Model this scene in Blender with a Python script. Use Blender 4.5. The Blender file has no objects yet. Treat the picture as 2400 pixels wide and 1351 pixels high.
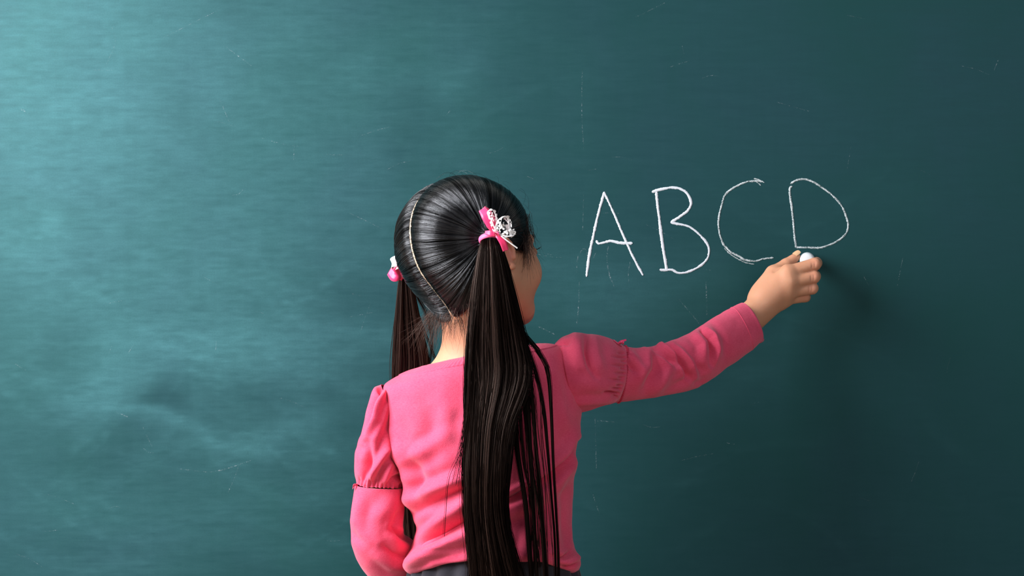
import bpy, math, random
import numpy as np
from mathutils import Vector, Matrix

rng = np.random.default_rng(7)
random.seed(7)

# ------------------------------------------------------------------ camera, world, lights, exposure
CAM_Y, FPX, ZC = -2.75, 4321.0, 0.99
sc = bpy.context.scene
cam_d = bpy.data.cameras.new('camera')
cam_d.sensor_width = 36.0
cam_d.lens = FPX / 2400.0 * 36.0
cam = bpy.data.objects.new('camera', cam_d)
sc.collection.objects.link(cam)
cam.location = (0, CAM_Y, ZC)
cam.rotation_euler = (math.pi / 2, 0, 0)
sc.camera = cam
sc.view_settings.view_transform = 'Standard'
sc.view_settings.look = 'None'
sc.view_settings.gamma = 1.0
sc.view_settings.exposure = 0.0
sc.view_settings.use_curve_mapping = False

world = bpy.data.worlds.new('room_light')
sc.world = world
world.use_nodes = True
world.node_tree.nodes['Background'].inputs[0].default_value = (0.62, 0.78, 0.90, 1)
world.node_tree.nodes['Background'].inputs[1].default_value = 0.25

def area(name, loc, target, sx, sy, power, col, spread=180):
    d = bpy.data.lights.new(name, 'AREA')
    d.shape = 'RECTANGLE'; d.size = sx; d.size_y = sy
    d.energy = power; d.color = col; d.spread = math.radians(spread)
    o = bpy.data.objects.new(name, d)
    sc.collection.objects.link(o)
    o.location = loc
    o.rotation_euler = (Vector(target) - Vector(loc)).to_track_quat('-Z', 'Y').to_euler()
    return o
area('window_light', (-1.68, -1.2, 1.78), (0.0, -0.15, 0.95), 1.3, 1.5, 150, (1.0, 0.985, 0.96))
area('room_fill', (1.6, -4.2, 2.3), (0.3, 0, 0.9), 2.4, 1.6, 38, (1.0, 0.93, 0.88))

# ------------------------------------------------------------------ helpers
def P(px, py, y):
    s = (y - CAM_Y) / FPX
    return np.array([(px - 1200.0) * s, y, ZC + (675.5 - py) * s])

def to_px(V):
    s = (V[:, 1] - CAM_Y) / FPX
    return 1200 + V[:, 0] / s, 675.5 - (V[:, 2] - ZC) / s

def link(name, me, mat=None, parent=None, smooth=True, label=None):
    o = bpy.data.objects.new(name, me)
    sc.collection.objects.link(o)
    if mat: me.materials.append(mat)
    if smooth: me.polygons.foreach_set('use_smooth', np.ones(len(me.polygons), bool))
    if parent is not None:
        o.parent = parent
    if label: o['label'] = label
    return o

def mesh_np(name, V, F, mat=None, parent=None, smooth=True, label=None, off=None):
    """V (n,3), F (m,k) with k=3 or 4, or a list of such arrays"""
    me = bpy.data.meshes.new(name)
    V = np.asarray(V, np.float32)
    if off is None and parent is not None:
        r_ = parent
        while r_.parent is not None: r_ = r_.parent
        off = r_.location
    if off is not None: V = V - np.asarray(off, np.float32)
    Fs = [np.asarray(f, np.int32) for f in (F if isinstance(F, list) else [F]) if len(f)]
    me.vertices.add(len(V)); me.vertices.foreach_set('co', V.ravel())
    nl = sum(f.size for f in Fs); nf = sum(len(f) for f in Fs)
    me.loops.add(nl); me.loops.foreach_set('vertex_index', np.concatenate([f.ravel() for f in Fs]))
    me.polygons.add(nf)
    tot = np.concatenate([np.full(len(f), f.shape[1], np.int32) for f in Fs])
    st = np.concatenate([[0], np.cumsum(tot)[:-1]]).astype(np.int32)
    me.polygons.foreach_set('loop_start', st)
    me.polygons.foreach_set('loop_total', tot)
    me.update(calc_edges=True)
    me.validate()
    return link(name, me, mat, parent, smooth, label)

def grid_faces(n, m, closed=True):
    i = np.arange(n - 1)[:, None]; j = np.arange(m if closed else m - 1)[None, :]
    j2 = (j + 1) % m
    a = i * m + j; b = i * m + j2; c = (i + 1) * m + j2; d = (i + 1) * m + j
    return np.stack([a, b, c, d], -1).reshape(-1, 4)

def catmull(K, n, closed=False):
    K = np.asarray(K, float); m = len(K)
    seg = np.linalg.norm(np.diff(K[:, :3], axis=0), axis=1) + 1e-9
    cum = np.concatenate([[0], np.cumsum(seg)])
    t = np.linspace(0, cum[-1], n)
    i = np.clip(np.searchsorted(cum, t, side='right') - 1, 0, m - 2)
    u = ((t - cum[i]) / seg[i])[:, None]
    # finite-difference tangents (monotone enough)
    T = np.zeros_like(K)
    T[1:-1] = (K[2:] - K[:-2]) / (cum[2:] - cum[:-2])[:, None]
    T[0] = (K[1] - K[0]) / seg[0]; T[-1] = (K[-1] - K[-2]) / seg[-1]
    h = seg[i][:, None]
    return ((2*u**3 - 3*u**2 + 1) * K[i] + (u**3 - 2*u**2 + u) * h * T[i]
            + (-2*u**3 + 3*u**2) * K[i+1] + (u**3 - u**2) * h * T[i+1])

def nrm(v): return v / (np.linalg.norm(v, axis=-1, keepdims=True) + 1e-12)

def box_mesh(name, lo, hi, mat, parent=None, bev=0.0, label=None, off=(0, 0, 0)):
    import bmesh
    bm = bmesh.new()
    bmesh.ops.create_cube(bm, size=1)
    lo = Vector(lo); hi = Vector(hi)
    for v in bm.verts:
        v.co = Vector([(lo[k] + hi[k]) / 2 + v.co[k] * (hi[k] - lo[k]) - off[k] for k in range(3)])
    if bev: bmesh.ops.bevel(bm, geom=bm.edges[:], offset=bev, segments=2, affect='EDGES')
    me = bpy.data.meshes.new(name); bm.to_mesh(me); bm.free()
    return link(name, me, mat, parent, False, label)

def empty(name, loc, label, cat):
    o = bpy.data.objects.new(name, None); sc.collection.objects.link(o)
    o.location = loc; o.empty_display_size = .1
    o['label'] = label; o['category'] = cat
    return o

def tube(path, r, seg=12, closed=False, taper=None):
    path = np.asarray(path, float); n = len(path)
    if closed: t = nrm(np.roll(path, -1, 0) - np.roll(path, 1, 0))
    else: t = nrm(np.gradient(path, axis=0))
    ref = np.array([.13, .97, .21])
    u = nrm(np.cross(t, ref)); v = np.cross(t, u)
    a = np.linspace(0, 2 * math.pi, seg, endpoint=False)
    rr = np.full(n, r) if np.isscalar(r) else np.asarray(r)
    V = path[:, None] + rr[:, None, None] * (u[:, None] * np.cos(a)[None, :, None] + v[:, None] * np.sin(a)[None, :, None])
    F = grid_faces(n, seg)
    if closed:
        j = np.arange(seg); j2 = (j + 1) % seg; b = (n - 1) * seg
        F = np.concatenate([F, np.stack([b + j, b + j2, j2, j], 1)])
    return V.reshape(-1, 3), F

def merge(parts):
    Vs, Fs, o = [], [], 0
    for v, f in parts:
        Vs.append(v); Fs.append(f + o); o += len(v)
    return np.concatenate(Vs), np.concatenate(Fs)
# value noise for numpy
_tab = rng.random((64, 64, 64)).astype(np.float32) * 2 - 1
def vnoise(X, f):
    q = np.asarray(X) * f
    i = np.floor(q).astype(int); t = q - i; t = t * t * (3 - 2 * t); i &= 63; j = (i + 1) & 63
    def g(a, b, c): return _tab[a, b, c]
    x0, y0, z0 = i.T; x1, y1, z1 = j.T; u, v, w = t.T
    return ((g(x0,y0,z0)*(1-u)+g(x1,y0,z0)*u)*(1-v)+(g(x0,y1,z0)*(1-u)+g(x1,y1,z0)*u)*v)*(1-w) + \
           ((g(x0,y0,z1)*(1-u)+g(x1,y0,z1)*u)*(1-v)+(g(x0,y1,z1)*(1-u)+g(x1,y1,z1)*u)*v)*w

# ------------------------------------------------------------------ materials
class MT:
    def __init__(s, name, col, rough=.6, spec=.5, sss=0.0, sheen=0.0, metal=0.0):
        s.m = bpy.data.materials.new(name); s.m.use_nodes = True
        s.nt = s.m.node_tree; s.b = s.nt.nodes['Principled BSDF']
        s.b.inputs['Base Color'].default_value = (*col, 1)
        s.b.inputs['Roughness'].default_value = rough
        s.b.inputs['Specular IOR Level'].default_value = spec
        s.b.inputs['Metallic'].default_value = metal
        if sss:
            s.b.inputs['Subsurface Weight'].default_value = sss
            s.b.inputs['Subsurface Radius'].default_value = (1, .35, .2)
            s.b.inputs['Subsurface Scale'].default_value = .006
        if sheen:
            s.b.inputs['Sheen Weight'].default_value = sheen
            s.b.inputs['Sheen Roughness'].default_value = .5
    def n(s, t, **kw):
        x = s.nt.nodes.new(t)
        for k, v in kw.items():
            if k.startswith('_'): setattr(x, k[1:], v)
            else: x.inputs[k.replace('__', ' ')].default_value = v
        return x
    def l(s, a, b): s.nt.links.new(a, b)
    def coords(s, scale=(1, 1, 1), rot=(0, 0, 0)):
        tc = s.n('ShaderNodeTexCoord'); mp = s.n('ShaderNodeMapping')
        mp.inputs['Scale'].default_value = scale; mp.inputs['Rotation'].default_value = rot
        s.l(tc.outputs['Object'], mp.inputs['Vector']); return mp.outputs[0]
    def noise(s, vec, scale, detail=4, rough=.55, dist=0):
        x = s.n('ShaderNodeTexNoise'); x.inputs['Scale'].default_value = scale
        x.inputs['Detail'].default_value = detail; x.inputs['Roughness'].default_value = rough
        x.inputs['Distortion'].default_value = dist
        s.l(vec, x.inputs['Vector']); return x.outputs[0]
    def ramp(s, fac, stops):
        r = s.n('ShaderNodeValToRGB'); e = r.color_ramp.elements
        while len(e) < len(stops): e.new(.5)
        for k, (p, c) in enumerate(stops):
            e[k].position = p; e[k].color = (*c, 1) if len(c) == 3 else c
        s.l(fac, r.inputs[0]); return r.outputs[0]
    def math(s, op, a, b=None, clamp=False):
        x = s.n('ShaderNodeMath', _operation=op, _use_clamp=clamp)
        for k, v in enumerate((a, b)):
            if v is None: continue
            if isinstance(v, (int, float)): x.inputs[k].default_value = v
            else: s.l(v, x.inputs[k])
        return x.outputs[0]
    def mix(s, fac, a, b):
        x = s.n('ShaderNodeMix', _data_type='RGBA')
        for k, v in ((0, fac), (6, a), (7, b)):
            if isinstance(v, (int, float)): x.inputs[k].default_value = v
            elif isinstance(v, tuple): x.inputs[k].default_value = (*v, 1)
            else: s.l(v, x.inputs[k])
        return x.outputs[2]
    def bump(s, h, strength, dist):
        x = s.n('ShaderNodeBump'); x.inputs['Strength'].default_value = strength
        x.inputs['Distance'].default_value = dist
        s.l(h, x.inputs['Height']); s.l(x.outputs[0], s.b.inputs['Normal'])
    def base(s, c): s.l(c, s.b.inputs['Base Color'])
    def attr(s, name):
        x = s.n('ShaderNodeAttribute'); x.attribute_name = name; return x

def ramp_g(lo, hi): return [(lo, (0, 0, 0)), (hi, (1, 1, 1))]

# chalkboard
mb = MT('chalkboard_enamel', (.02, .08, .085), .6, .10)
at = mb.attr('dust_and_light')  # chalk dust, plus window-side brightness painted into the colour
dust_and_light = at.outputs['Fac']
v_h = mb.coords((1.2, 1, 14), (0, .05, 0))
v_v = mb.coords((16, 1, 1.6), (0, .12, 0))
v_d = mb.coords((5, 1, 26), (0, .6, 0))
n1 = mb.noise(v_h, 9, 8, .62, .3)
n2 = mb.noise(v_v, 6, 7, .6, .2)
n3 = mb.noise(v_d, 5, 6, .6, .6)
n4 = mb.noise(mb.coords((1, 1, 1)), 3.2, 5, .6, .4)
n5 = mb.noise(mb.coords((1, 1, 1)), 420, 2, .7)
streak = mb.math('ADD', mb.math('MULTIPLY', n1, .42), mb.math('ADD', mb.math('MULTIPLY', n2, .18), mb.math('MULTIPLY', n3, .40)))
st = mb.ramp(streak, ramp_g(.36, .66))
cloud = mb.ramp(n4, ramp_g(.30, .72))
amt = mb.math('MULTIPLY', dust_and_light, mb.math('ADD', mb.math('MULTIPLY', st, .30), .80))
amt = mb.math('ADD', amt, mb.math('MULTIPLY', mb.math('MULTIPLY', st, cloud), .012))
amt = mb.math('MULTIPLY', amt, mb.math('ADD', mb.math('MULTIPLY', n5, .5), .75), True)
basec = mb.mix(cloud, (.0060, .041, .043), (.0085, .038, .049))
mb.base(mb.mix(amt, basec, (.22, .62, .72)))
mb.l(mb.math('ADD', mb.math('MULTIPLY', st, .16), .46), mb.b.inputs['Roughness'])
mb.bump(n5, .08, .0004)

def chalk_mat(name, lo, hi, col=(.52, .55, .62)):
    m = MT(name, col, .95, .1)
    g = m.noise(m.coords(), 900, 3, .75)
    g2 = m.noise(m.coords((1, 1, 1)), 160, 2, .6)
    s_ = m.math('ADD', m.math('MULTIPLY', g, .7), m.math('MULTIPLY', g2, .3))
    a = m.ramp(s_, ramp_g(lo, hi))
    m.l(a, m.b.inputs['Alpha'])
    return m
m_letter = chalk_mat('chalk_line', .26, .42)
m_letter_thin = chalk_mat('chalk_line_light', .38, .56, (.52, .58, .62))
m_faint = chalk_mat('chalk_trace', .52, 1.15, (.65, .72, .80))
m_chalk = MT('chalk_stick_white', (.56, .60, .64), .9, .15)
m_chalk.bump(m_chalk.noise(m_chalk.coords(), 500, 3), .3, .0005)

m_wall = MT('wall_paint', (.55, .55, .50), .8); m_wall.bump(m_wall.noise(m_wall.coords(), 90, 3), .1, .002)
m_floor = MT('floor_vinyl', (.30, .24, .17), .45)
m_floor.base(m_floor.mix(m_floor.noise(m_floor.coords((1, 12, 1)), 5, 5), (.22, .15, .09), (.36, .26, .17)))
m_alu = MT('frame_aluminium', (.62, .63, .64), .35, .5, metal=.9)
m_alu.l(m_alu.noise(m_alu.coords((1, 40, 40)), 20, 3), m_alu.b.inputs['Roughness'])

# skin
ms = MT('skin', (.72, .40, .27), .48, .35, sss=.35)
tint = ms.attr('tint').outputs['Fac']; hairy = ms.attr('scalp').outputs['Fac']
sk = ms.mix(ms.noise(ms.coords(), 28, 4), (.53, .245, .145), (.62, .32, .205))
sk = ms.mix(tint, sk, (.66, .20, .17))
sk = ms.mix(hairy, sk, (.56, .43, .33))
ms.base(sk)
sn = ms.math('ADD', ms.noise(ms.coords(), 380, 4), ms.math('MULTIPLY', ms.noise(ms.coords(), 90, 3), 1.5))
ms.bump(sn, .12, .0012)
m_skin = ms
m_nail = MT('nail', (.66, .40, .24), .3, .5, sss=.2); m_nail.bump(m_nail.noise(m_nail.coords(), 300), .05, .0005)
m_eye = MT('eye_white', (.85, .84, .82), .15)
ea = m_eye.attr('iris').outputs['Fac']
m_eye.base(m_eye.ramp(ea, [(0, (.85, .83, .81)), (.45, (.85, .83, .81)), (.5, (.03, .015, .008)), (1, (.01, .006, .004))]))

# jersey
def jersey(name, c1, c2, sheen=.25):
    m = MT(name, c1, .88, .15, sheen=sheen)
    m.b.inputs['Sheen Tint'].default_value = (1, .75, .85, 1)
    a = m.noise(m.coords((260, 260, 900)), 1.2, 3, .7)
    b = m.noise(m.coords(), 26, 5, .6)
    f = m.math('ADD', m.math('MULTIPLY', a, .6), m.math('MULTIPLY', b, .4))
    m.base(m.mix(m.ramp(f, ramp_g(.3, .7)), c1, c2))
    h = m.math('ADD', m.noise(m.coords((900, 900, 900)), 1, 2), m.math('MULTIPLY', m.noise(m.coords(), 70, 4), 2.0))
    m.bump(h, .28, .0012)
    return m
m_pink = jersey('pink_jersey', (.64, .048, .118), (.78, .100, .195), .22)
m_seam = jersey('pink_seam', (.50, .030, .080), (.60, .045, .10), .1)
m_skirt = MT('dark_skirt_cotton', (.022, .021, .031), .8, .2, sheen=.2)
m_skirt.bump(m_skirt.noise(m_skirt.coords((400, 400, 400)), 1, 3), .4, .001)
m_sock = MT('white_sock', (.7, .7, .7), .9); m_sock.bump(m_sock.noise(m_sock.coords((300, 300, 60)), 1), .4, .001)
m_shoe = MT('black_shoe_leather', (.015, .015, .016), .3); m_shoe.bump(m_shoe.noise(m_shoe.coords(), 300), .1, .0005)

def hair_mat(name, c1, c2, rough=.32, tint_=(.92, .93, 1), spec_=.6):
    m = MT(name, c1, rough, spec_)
    f = m.attr('shade').outputs['Fac']
    m.base(m.mix(f, c1, c2))
    m.l(m.math('ADD', m.math('MULTIPLY', f, spec_ * 1.9), spec_ * .12), m.b.inputs['Specular IOR Level'])
    m.b.inputs['Specular Tint'].default_value = (*tint_, 1)
    nz = m.noise(m.coords((60, 60, 8)), 3, 2)
    m.l(m.math('ADD', m.math('MULTIPLY', nz, .2), rough - .1), m.b.inputs['Roughness'])
    return m
m_hair = hair_mat('black_hair', (.0008, .0007, .0008), (.005, .004, .004), .25, (.86, .90, 1), .55)
m_under = MT('hair_under_layer', (.0016, .0013, .0013), .75, .12); m_under.bump(m_under.noise(m_under.coords((90, 90, 90)), 3, 3), .4, .001)  # matte black hair cap under the strands
m_tail = hair_mat('dark_brown_hair', (.0018, .0009, .0008), (.052, .024, .018), .40, (1, .80, .74), .42)
_mh = MT('lash_hair', (.006, .004, .004), .4); _mh.l(_mh.noise(_mh.coords(), 50), _mh.b.inputs['Roughness']); m_hair_plain = _mh.m
m_ribbon = MT('pink_satin_ribbon', (.80, .028, .150), .38, .5, sheen=.3)
m_ribbon.bump(m_ribbon.noise(m_ribbon.coords((500, 500, 500)), 1, 2), .2, .0006)
m_band = MT('pink_elastic', (.85, .13, .32), .55, .4)
m_band.bump(m_band.noise(m_band.coords((700, 700, 700)), 1, 2), .3, .0006)
m_lace = MT('white_lace', (.86, .84, .86), .7, .3)
vz = m_lace.n('ShaderNodeTexVoronoi'); vz.inputs['Scale'].default_value = 330
m_lace.l(m_lace.coords(), vz.inputs['Vector'])
lh = m_lace.math('ADD', vz.outputs['Distance'], m_lace.math('MULTIPLY', m_lace.noise(m_lace.coords(), 150, 2), .35))
m_lace.l(m_lace.ramp(lh, [(.62, (1, 1, 1)), (.74, (0, 0, 0))]), m_lace.b.inputs['Alpha'])
m_lace_solid = MT('white_cord', (.88, .86, .88), .7, .3)
m_lace_solid.bump(m_lace_solid.noise(m_lace_solid.coords(), 700), .3, .0006)

# ------------------------------------------------------------------ setting
def structure(o):
    o['kind'] = 'structure'; return o
structure(box_mesh('wall_back', (-3.2, .022, 0), (3.2, .14, 2.7), m_wall.m))
structure(box_mesh('floor', (-3.2, -3.6, -.08), (3.2, .14, 0), m_floor.m))
structure(box_mesh('baseboard_back', (-3.2, .008, 0), (3.2, .022, .09), m_floor.m, bev=.002))

# ------------------------------------------------------------------ chalkboard
BX0, BX1, BZ0, BZ1 = -1.75, 1.75, .42, 1.72
board = empty('chalkboard', (0, 0, BZ0), 'large green chalkboard filling the background, smeared with dusty wiped chalk', 'chalkboard')
boff = np.array([0, 0, BZ0])
gx = np.unique(np.concatenate([np.linspace(BX0, -.9, 60), np.arange(-.9, .9, .0030), np.linspace(.9, BX1, 60)]))
gz = np.unique(np.concatenate([np.linspace(BZ0, .5, 10), np.arange(.5, 1.5, .0030), np.linspace(1.5, BZ1, 20)]))
GX, GZ = np.meshgrid(gx, gz, indexing='ij')
PX = 1200 + GX / (2.75 / FPX); PY = 675.5 - (GZ - ZC) / (2.75 / FPX)     # board coordinates in units of .64 mm
D = np.zeros_like(PX)
pts3 = np.stack([PX.ravel() / 600, PY.ravel() / 600, 0 * PX.ravel()], 1)
warp = (vnoise(pts3, 5) * 34 + vnoise(pts3, 13) * 9).reshape(PX.shape)
warp2 = (vnoise(pts3 + 7.3, 5) * 30 + vnoise(pts3 + 3.1, 14) * 8).reshape(PX.shape)
fine = (vnoise(pts3 * [1, 4, 1], 14) * .5 + vnoise(pts3 * [1, 3, 1] + 5, 34) * .5).reshape(PX.shape)
def blob(cx, cy, rx, ry, ang, amp, soft=2.0):
    global D
    a = math.radians(ang); x = PX + warp - cx; y = PY + warp2 - cy
    u = (x * math.cos(a) + y * math.sin(a)) / rx; v = (-x * math.sin(a) + y * math.cos(a)) / ry
    D = D + amp * np.exp(-(u * u + v * v) ** (soft / 2))
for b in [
    (30, 120, 480, 460, 0, .075), (420, 330, 720, 520, 0, .074, 3), (300, 950, 700, 460, 0, .036, 4), (1100, 150, 110, 260, 0, .008, 3), (150, 330, 260, 120, -10, .014), (300, 60, 260, 80, 10, .012),  # large blobs here paint window light falling off rightwards, over real dust
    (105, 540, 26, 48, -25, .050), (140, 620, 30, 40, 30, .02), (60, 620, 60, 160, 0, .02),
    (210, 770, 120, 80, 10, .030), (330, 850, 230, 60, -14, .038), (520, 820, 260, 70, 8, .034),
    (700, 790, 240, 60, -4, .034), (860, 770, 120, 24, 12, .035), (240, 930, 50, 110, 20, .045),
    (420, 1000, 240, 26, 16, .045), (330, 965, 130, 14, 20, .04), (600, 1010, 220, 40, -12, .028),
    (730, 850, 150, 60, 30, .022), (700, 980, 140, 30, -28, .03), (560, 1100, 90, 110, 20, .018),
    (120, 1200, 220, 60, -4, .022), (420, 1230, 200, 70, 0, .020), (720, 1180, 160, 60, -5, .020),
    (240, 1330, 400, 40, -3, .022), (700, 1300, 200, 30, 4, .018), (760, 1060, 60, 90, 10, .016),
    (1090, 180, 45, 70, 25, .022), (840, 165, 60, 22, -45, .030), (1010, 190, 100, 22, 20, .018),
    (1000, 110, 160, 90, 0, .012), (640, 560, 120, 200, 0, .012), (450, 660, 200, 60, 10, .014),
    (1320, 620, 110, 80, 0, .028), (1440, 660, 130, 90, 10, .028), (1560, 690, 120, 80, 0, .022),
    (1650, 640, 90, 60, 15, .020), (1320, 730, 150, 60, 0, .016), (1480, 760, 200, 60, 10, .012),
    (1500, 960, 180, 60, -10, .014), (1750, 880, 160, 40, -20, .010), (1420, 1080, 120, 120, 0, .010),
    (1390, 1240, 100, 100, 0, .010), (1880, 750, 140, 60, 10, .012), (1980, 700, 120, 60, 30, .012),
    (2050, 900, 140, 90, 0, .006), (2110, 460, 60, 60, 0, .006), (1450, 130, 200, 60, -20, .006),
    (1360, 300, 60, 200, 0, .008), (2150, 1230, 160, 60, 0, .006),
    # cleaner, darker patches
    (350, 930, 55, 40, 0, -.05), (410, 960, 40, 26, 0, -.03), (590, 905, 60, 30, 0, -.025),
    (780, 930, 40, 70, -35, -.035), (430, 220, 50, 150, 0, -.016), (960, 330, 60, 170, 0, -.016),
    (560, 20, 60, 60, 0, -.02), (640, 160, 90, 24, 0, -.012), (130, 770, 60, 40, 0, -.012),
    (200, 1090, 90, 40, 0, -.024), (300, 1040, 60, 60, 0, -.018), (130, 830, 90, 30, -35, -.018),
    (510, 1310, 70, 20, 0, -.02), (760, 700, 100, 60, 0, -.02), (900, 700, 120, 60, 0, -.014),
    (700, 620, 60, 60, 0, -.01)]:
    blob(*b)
# eraser swipes: long soft arcs, streaked along their length
R2 = np.random.default_rng(21)
for k in range(70):
    if k < 46: cx, cy = R2.uniform(0, 1000), R2.uniform(640, 1351)
    elif k < 58: cx, cy = R2.uniform(0, 1300), R2.uniform(0, 640)
    else: cx, cy = R2.uniform(1250, 2300), R2.uniform(400, 1300)
    ang = R2.uniform(-50, 50); rad = R2.uniform(200, 900); w = R2.uniform(10, 34); ln = R2.uniform(80, 260)
    a = math.radians(ang); x = PX + warp * .25 - cx; y = PY + warp2 * .25 - cy
    u = x * math.cos(a) + y * math.sin(a); v = -x * math.sin(a) + y * math.cos(a) - u * u / rad * .5 * R2.choice([-1, 1])
    edge = np.where(v < 0, np.exp(-(v / w) ** 2), np.exp(-(v / (w * .22)) ** 2))
    D = D + (.015 if k < 46 else .008) * edge * np.exp(-(u / ln) ** 4) * (.7 + .6 * fine)
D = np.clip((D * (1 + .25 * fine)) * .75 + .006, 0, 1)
Vb = np.stack([GX.ravel(), 0 * GX.ravel(), GZ.ravel()], 1)
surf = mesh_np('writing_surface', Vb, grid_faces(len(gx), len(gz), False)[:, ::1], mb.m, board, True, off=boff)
a_ = surf.data.attributes.new('dust_and_light', 'FLOAT', 'POINT'); a_.data.foreach_set('value', D.ravel().astype(np.float32))
box_mesh('backing_panel', (BX0, .0008, BZ0), (BX1, .020, BZ1), m_wall.m, board, off=boff)
for lo, hi in [((BX0 - .03, -.012, BZ1), (BX1 + .03, .02, BZ1 + .03)), ((BX0 - .03, -.012, BZ0 - .03), (BX1 + .03, .02, BZ0)),
               ((BX0 - .03, -.012, BZ0), (BX0, .02, BZ1)), ((BX1, -.012, BZ0), (BX1 + .03, .02, BZ1))]:
    box_mesh('frame_rail', lo, hi, m_alu.m, board, .002, off=boff)
box_mesh('chalk_tray', (BX0, -.055, BZ0 - .034), (BX1, -.012, BZ0 - .022), m_alu.m, board, .003, off=boff)

# chalk lines
def ribbon_strip(polys, y, taper=True, jit=.35, seed=0):
    """polys: list of (points px, width px). Raised thin band of chalk on the board"""
    R = np.random.default_rng(seed)
    Vs, Fs, o = [], [], 0
    for pts, w in polys:
        pts = np.array(pts, float)
        L = np.linalg.norm(np.diff(pts, axis=0), axis=1).sum()
        n = max(8, int(L / 2.2))
        c = catmull(pts, n)
        t = nrm(np.gradient(c, axis=0)); nn = np.stack([-t[:, 1], t[:, 0]], 1)
        k = np.arange(n) / max(1, n - 1)
        lf = np.interp(np.arange(n), np.arange(0, n + 6, 6), R.normal(0, 1, len(np.arange(0, n + 6, 6))))
        ww = w * .52 * (1 + .10 * lf)
        if taper: ww = ww * np.clip(np.minimum(k, 1 - k) * L / (w * .8) + .45, 0, 1)
        e1 = c + nn * (ww + R.normal(0, jit, n))[:, None]
        e2 = c - nn * (ww + R.normal(0, jit, n))[:, None]
        s = 2.75 / FPX
        def W(p, yy): return np.stack([(p[:, 0] - 1200) * s, np.full(n, yy), ZC + (675.5 - p[:, 1]) * s], 1)
        V = np.stack([W(e1, -.0002), W(e1 * .8 + c * .2, y), W(c, y - .0002), W(e2 * .8 + c * .2, y), W(e2, -.0002)], 1).reshape(-1, 3)
        Vs.append(V); Fs.append(grid_faces(n, 5, False) + o); o += len(V)
    return np.concatenate(Vs), np.concatenate(Fs)
def u6(l): return [(1320 + a / 3.3333, 380 + b / 3.3333) for a, b in l]  # enlarged-view to frame
A = [(u6([(322, 232), (300, 310), (268, 430), (232, 590), (205, 720), (181, 897)]), 5.6),
     (u6([(318, 236), (355, 312), (400, 412), (446, 520), (500, 642), (560, 770), (624, 886)]), 5.2),
     (u6([(258, 612), (275, 636), (320, 628), (375, 618), (440, 632), (495, 634), (542, 636)]), 5.6)]
B = [(u6([(728, 232), (736, 330), (752, 450), (768, 590), (790, 730), (810, 850)]), 6.4),
     (u6([(692, 236), (740, 220), (800, 206), (860, 200), (915, 210), (960, 238), (990, 285), (998, 330), (972, 380), (915, 425), (840, 474)]), 6.0),
     (u6([(838, 472), (895, 484), (975, 502), (1040, 545), (1095, 600), (1130, 650), (1140, 700), (1122, 760), (1070, 812), (1000, 850), (930, 868), (885, 862), (850, 842), (800, 845), (752, 842)]), 5.0)]
Cc = [(u6([(1560, 152), (1500, 148), (1440, 154), (1375, 178), (1310, 215), (1262, 262), (1240, 330), (1222, 400), (1212, 480), (1222, 560), (1245, 630), (1262, 660)]), 4.0),
      (u6([(1262, 655), (1310, 705), (1370, 735), (1410, 762), (1455, 772), (1510, 774), (1560, 758), (1642, 748)]), 4.2),
      (u6([(1490, 128), (1530, 140), (1572, 162)]), 2.2), (u6([(1500, 146), (1545, 182)]), 2.0),
      (u6([(1258, 672), (1300, 715), (1360, 755), (1420, 785), (1490, 800)]), 1.8)]
Dd = [(u6([(1775, 172), (1815, 146), (1880, 134), (1950, 155), (2030, 205), (2110, 268), (2175, 345), (2212, 430), (2226, 500), (2205, 565), (2130, 625), (2060, 655), (2005, 670), (1900, 668), (1818, 668)]), 3.8),
      (u6([(1788, 188), (1770, 205), (1772, 260), (1786, 360), (1800, 500), (1808, 590), (1820, 672)]), 4.6)]
for ch, pl, mm in (('A', A, m_letter), ('B', B, m_letter), ('C', Cc, m_letter_thin), ('D', Dd, m_letter_thin)):
    V, F = ribbon_strip(pl, -.0006, seed=ord(ch))
    mesh_np('chalk_letter', V, F, mm.m, board, True, 'capital letter %s drawn in white chalk' % ch, off=boff)
tr = [([(1355, 600), (1352, 620), (1352, 640)], 2.5), ([(1358, 597), (1364, 586), (1372, 584), (1376, 600)], 2), ([(1398, 592), (1388, 610)], 2),
      ([(1427, 576), (1423, 600), (1427, 640), (1440, 672)], 2.6), ([(1478, 612), (1473, 640), (1474, 662)], 2.2),
      ([(1358, 660), (1356, 720), (1352, 760)], 2), ([(1655, 660), (1657, 740)], 2.4), ([(1590, 700), (1640, 760)], 2),
      ([(1365, 160), (1364, 260), (1368, 350)], 1.6), ([(1368, 455), (1366, 540)], 1.6), ([(1395, 980), (1398, 1100)], 1.6), ([(1390, 1160), (1405, 1205)], 1.6),
      ([(1400, 987), (1440, 990)], 1.6), ([(2180, 410), (2150, 395)], 1), ([(1262, 766), (1300, 784)], 2.4), ([(1150, 560), (1300, 600)], 1),
      ([(30, 850), (60, 868)], 1.6), ([(60, 262), (48, 255)], 3), ([(530, 110), (590, 155)], 1.4), ([(1055, 260), (1042, 275)], 1.6),
      ([(545, 458), (560, 455), (570, 445)], 1.6), ([(300, 830), (312, 810)], 2), ([(270, 965), (300, 978)], 3), ([(255, 830), (262, 812)], 1.6),
      ([(420, 1100), (500, 1106), (590, 1080)], 2), ([(2330, 165), (2340, 140)], 1.5), ([(380, 90), (520, 20)], 1), ([(250, 150), (270, 100), (262, 60)], 1)]
for k in range(60):
    x, y = R2.uniform(30, 2300), R2.uniform(10, 1340); a = R2.uniform(-.5, .5) + (1.5 if R2.random() < .3 else 0); l_ = R2.uniform(20, 90)
    tr.append(([(x, y), (x + l_ * .5 * math.cos(a), y + l_ * .5 * math.sin(a) + R2.uniform(-4, 4)), (x + l_ * math.cos(a), y + l_ * math.sin(a))], R2.uniform(.8, 1.4)))
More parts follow.
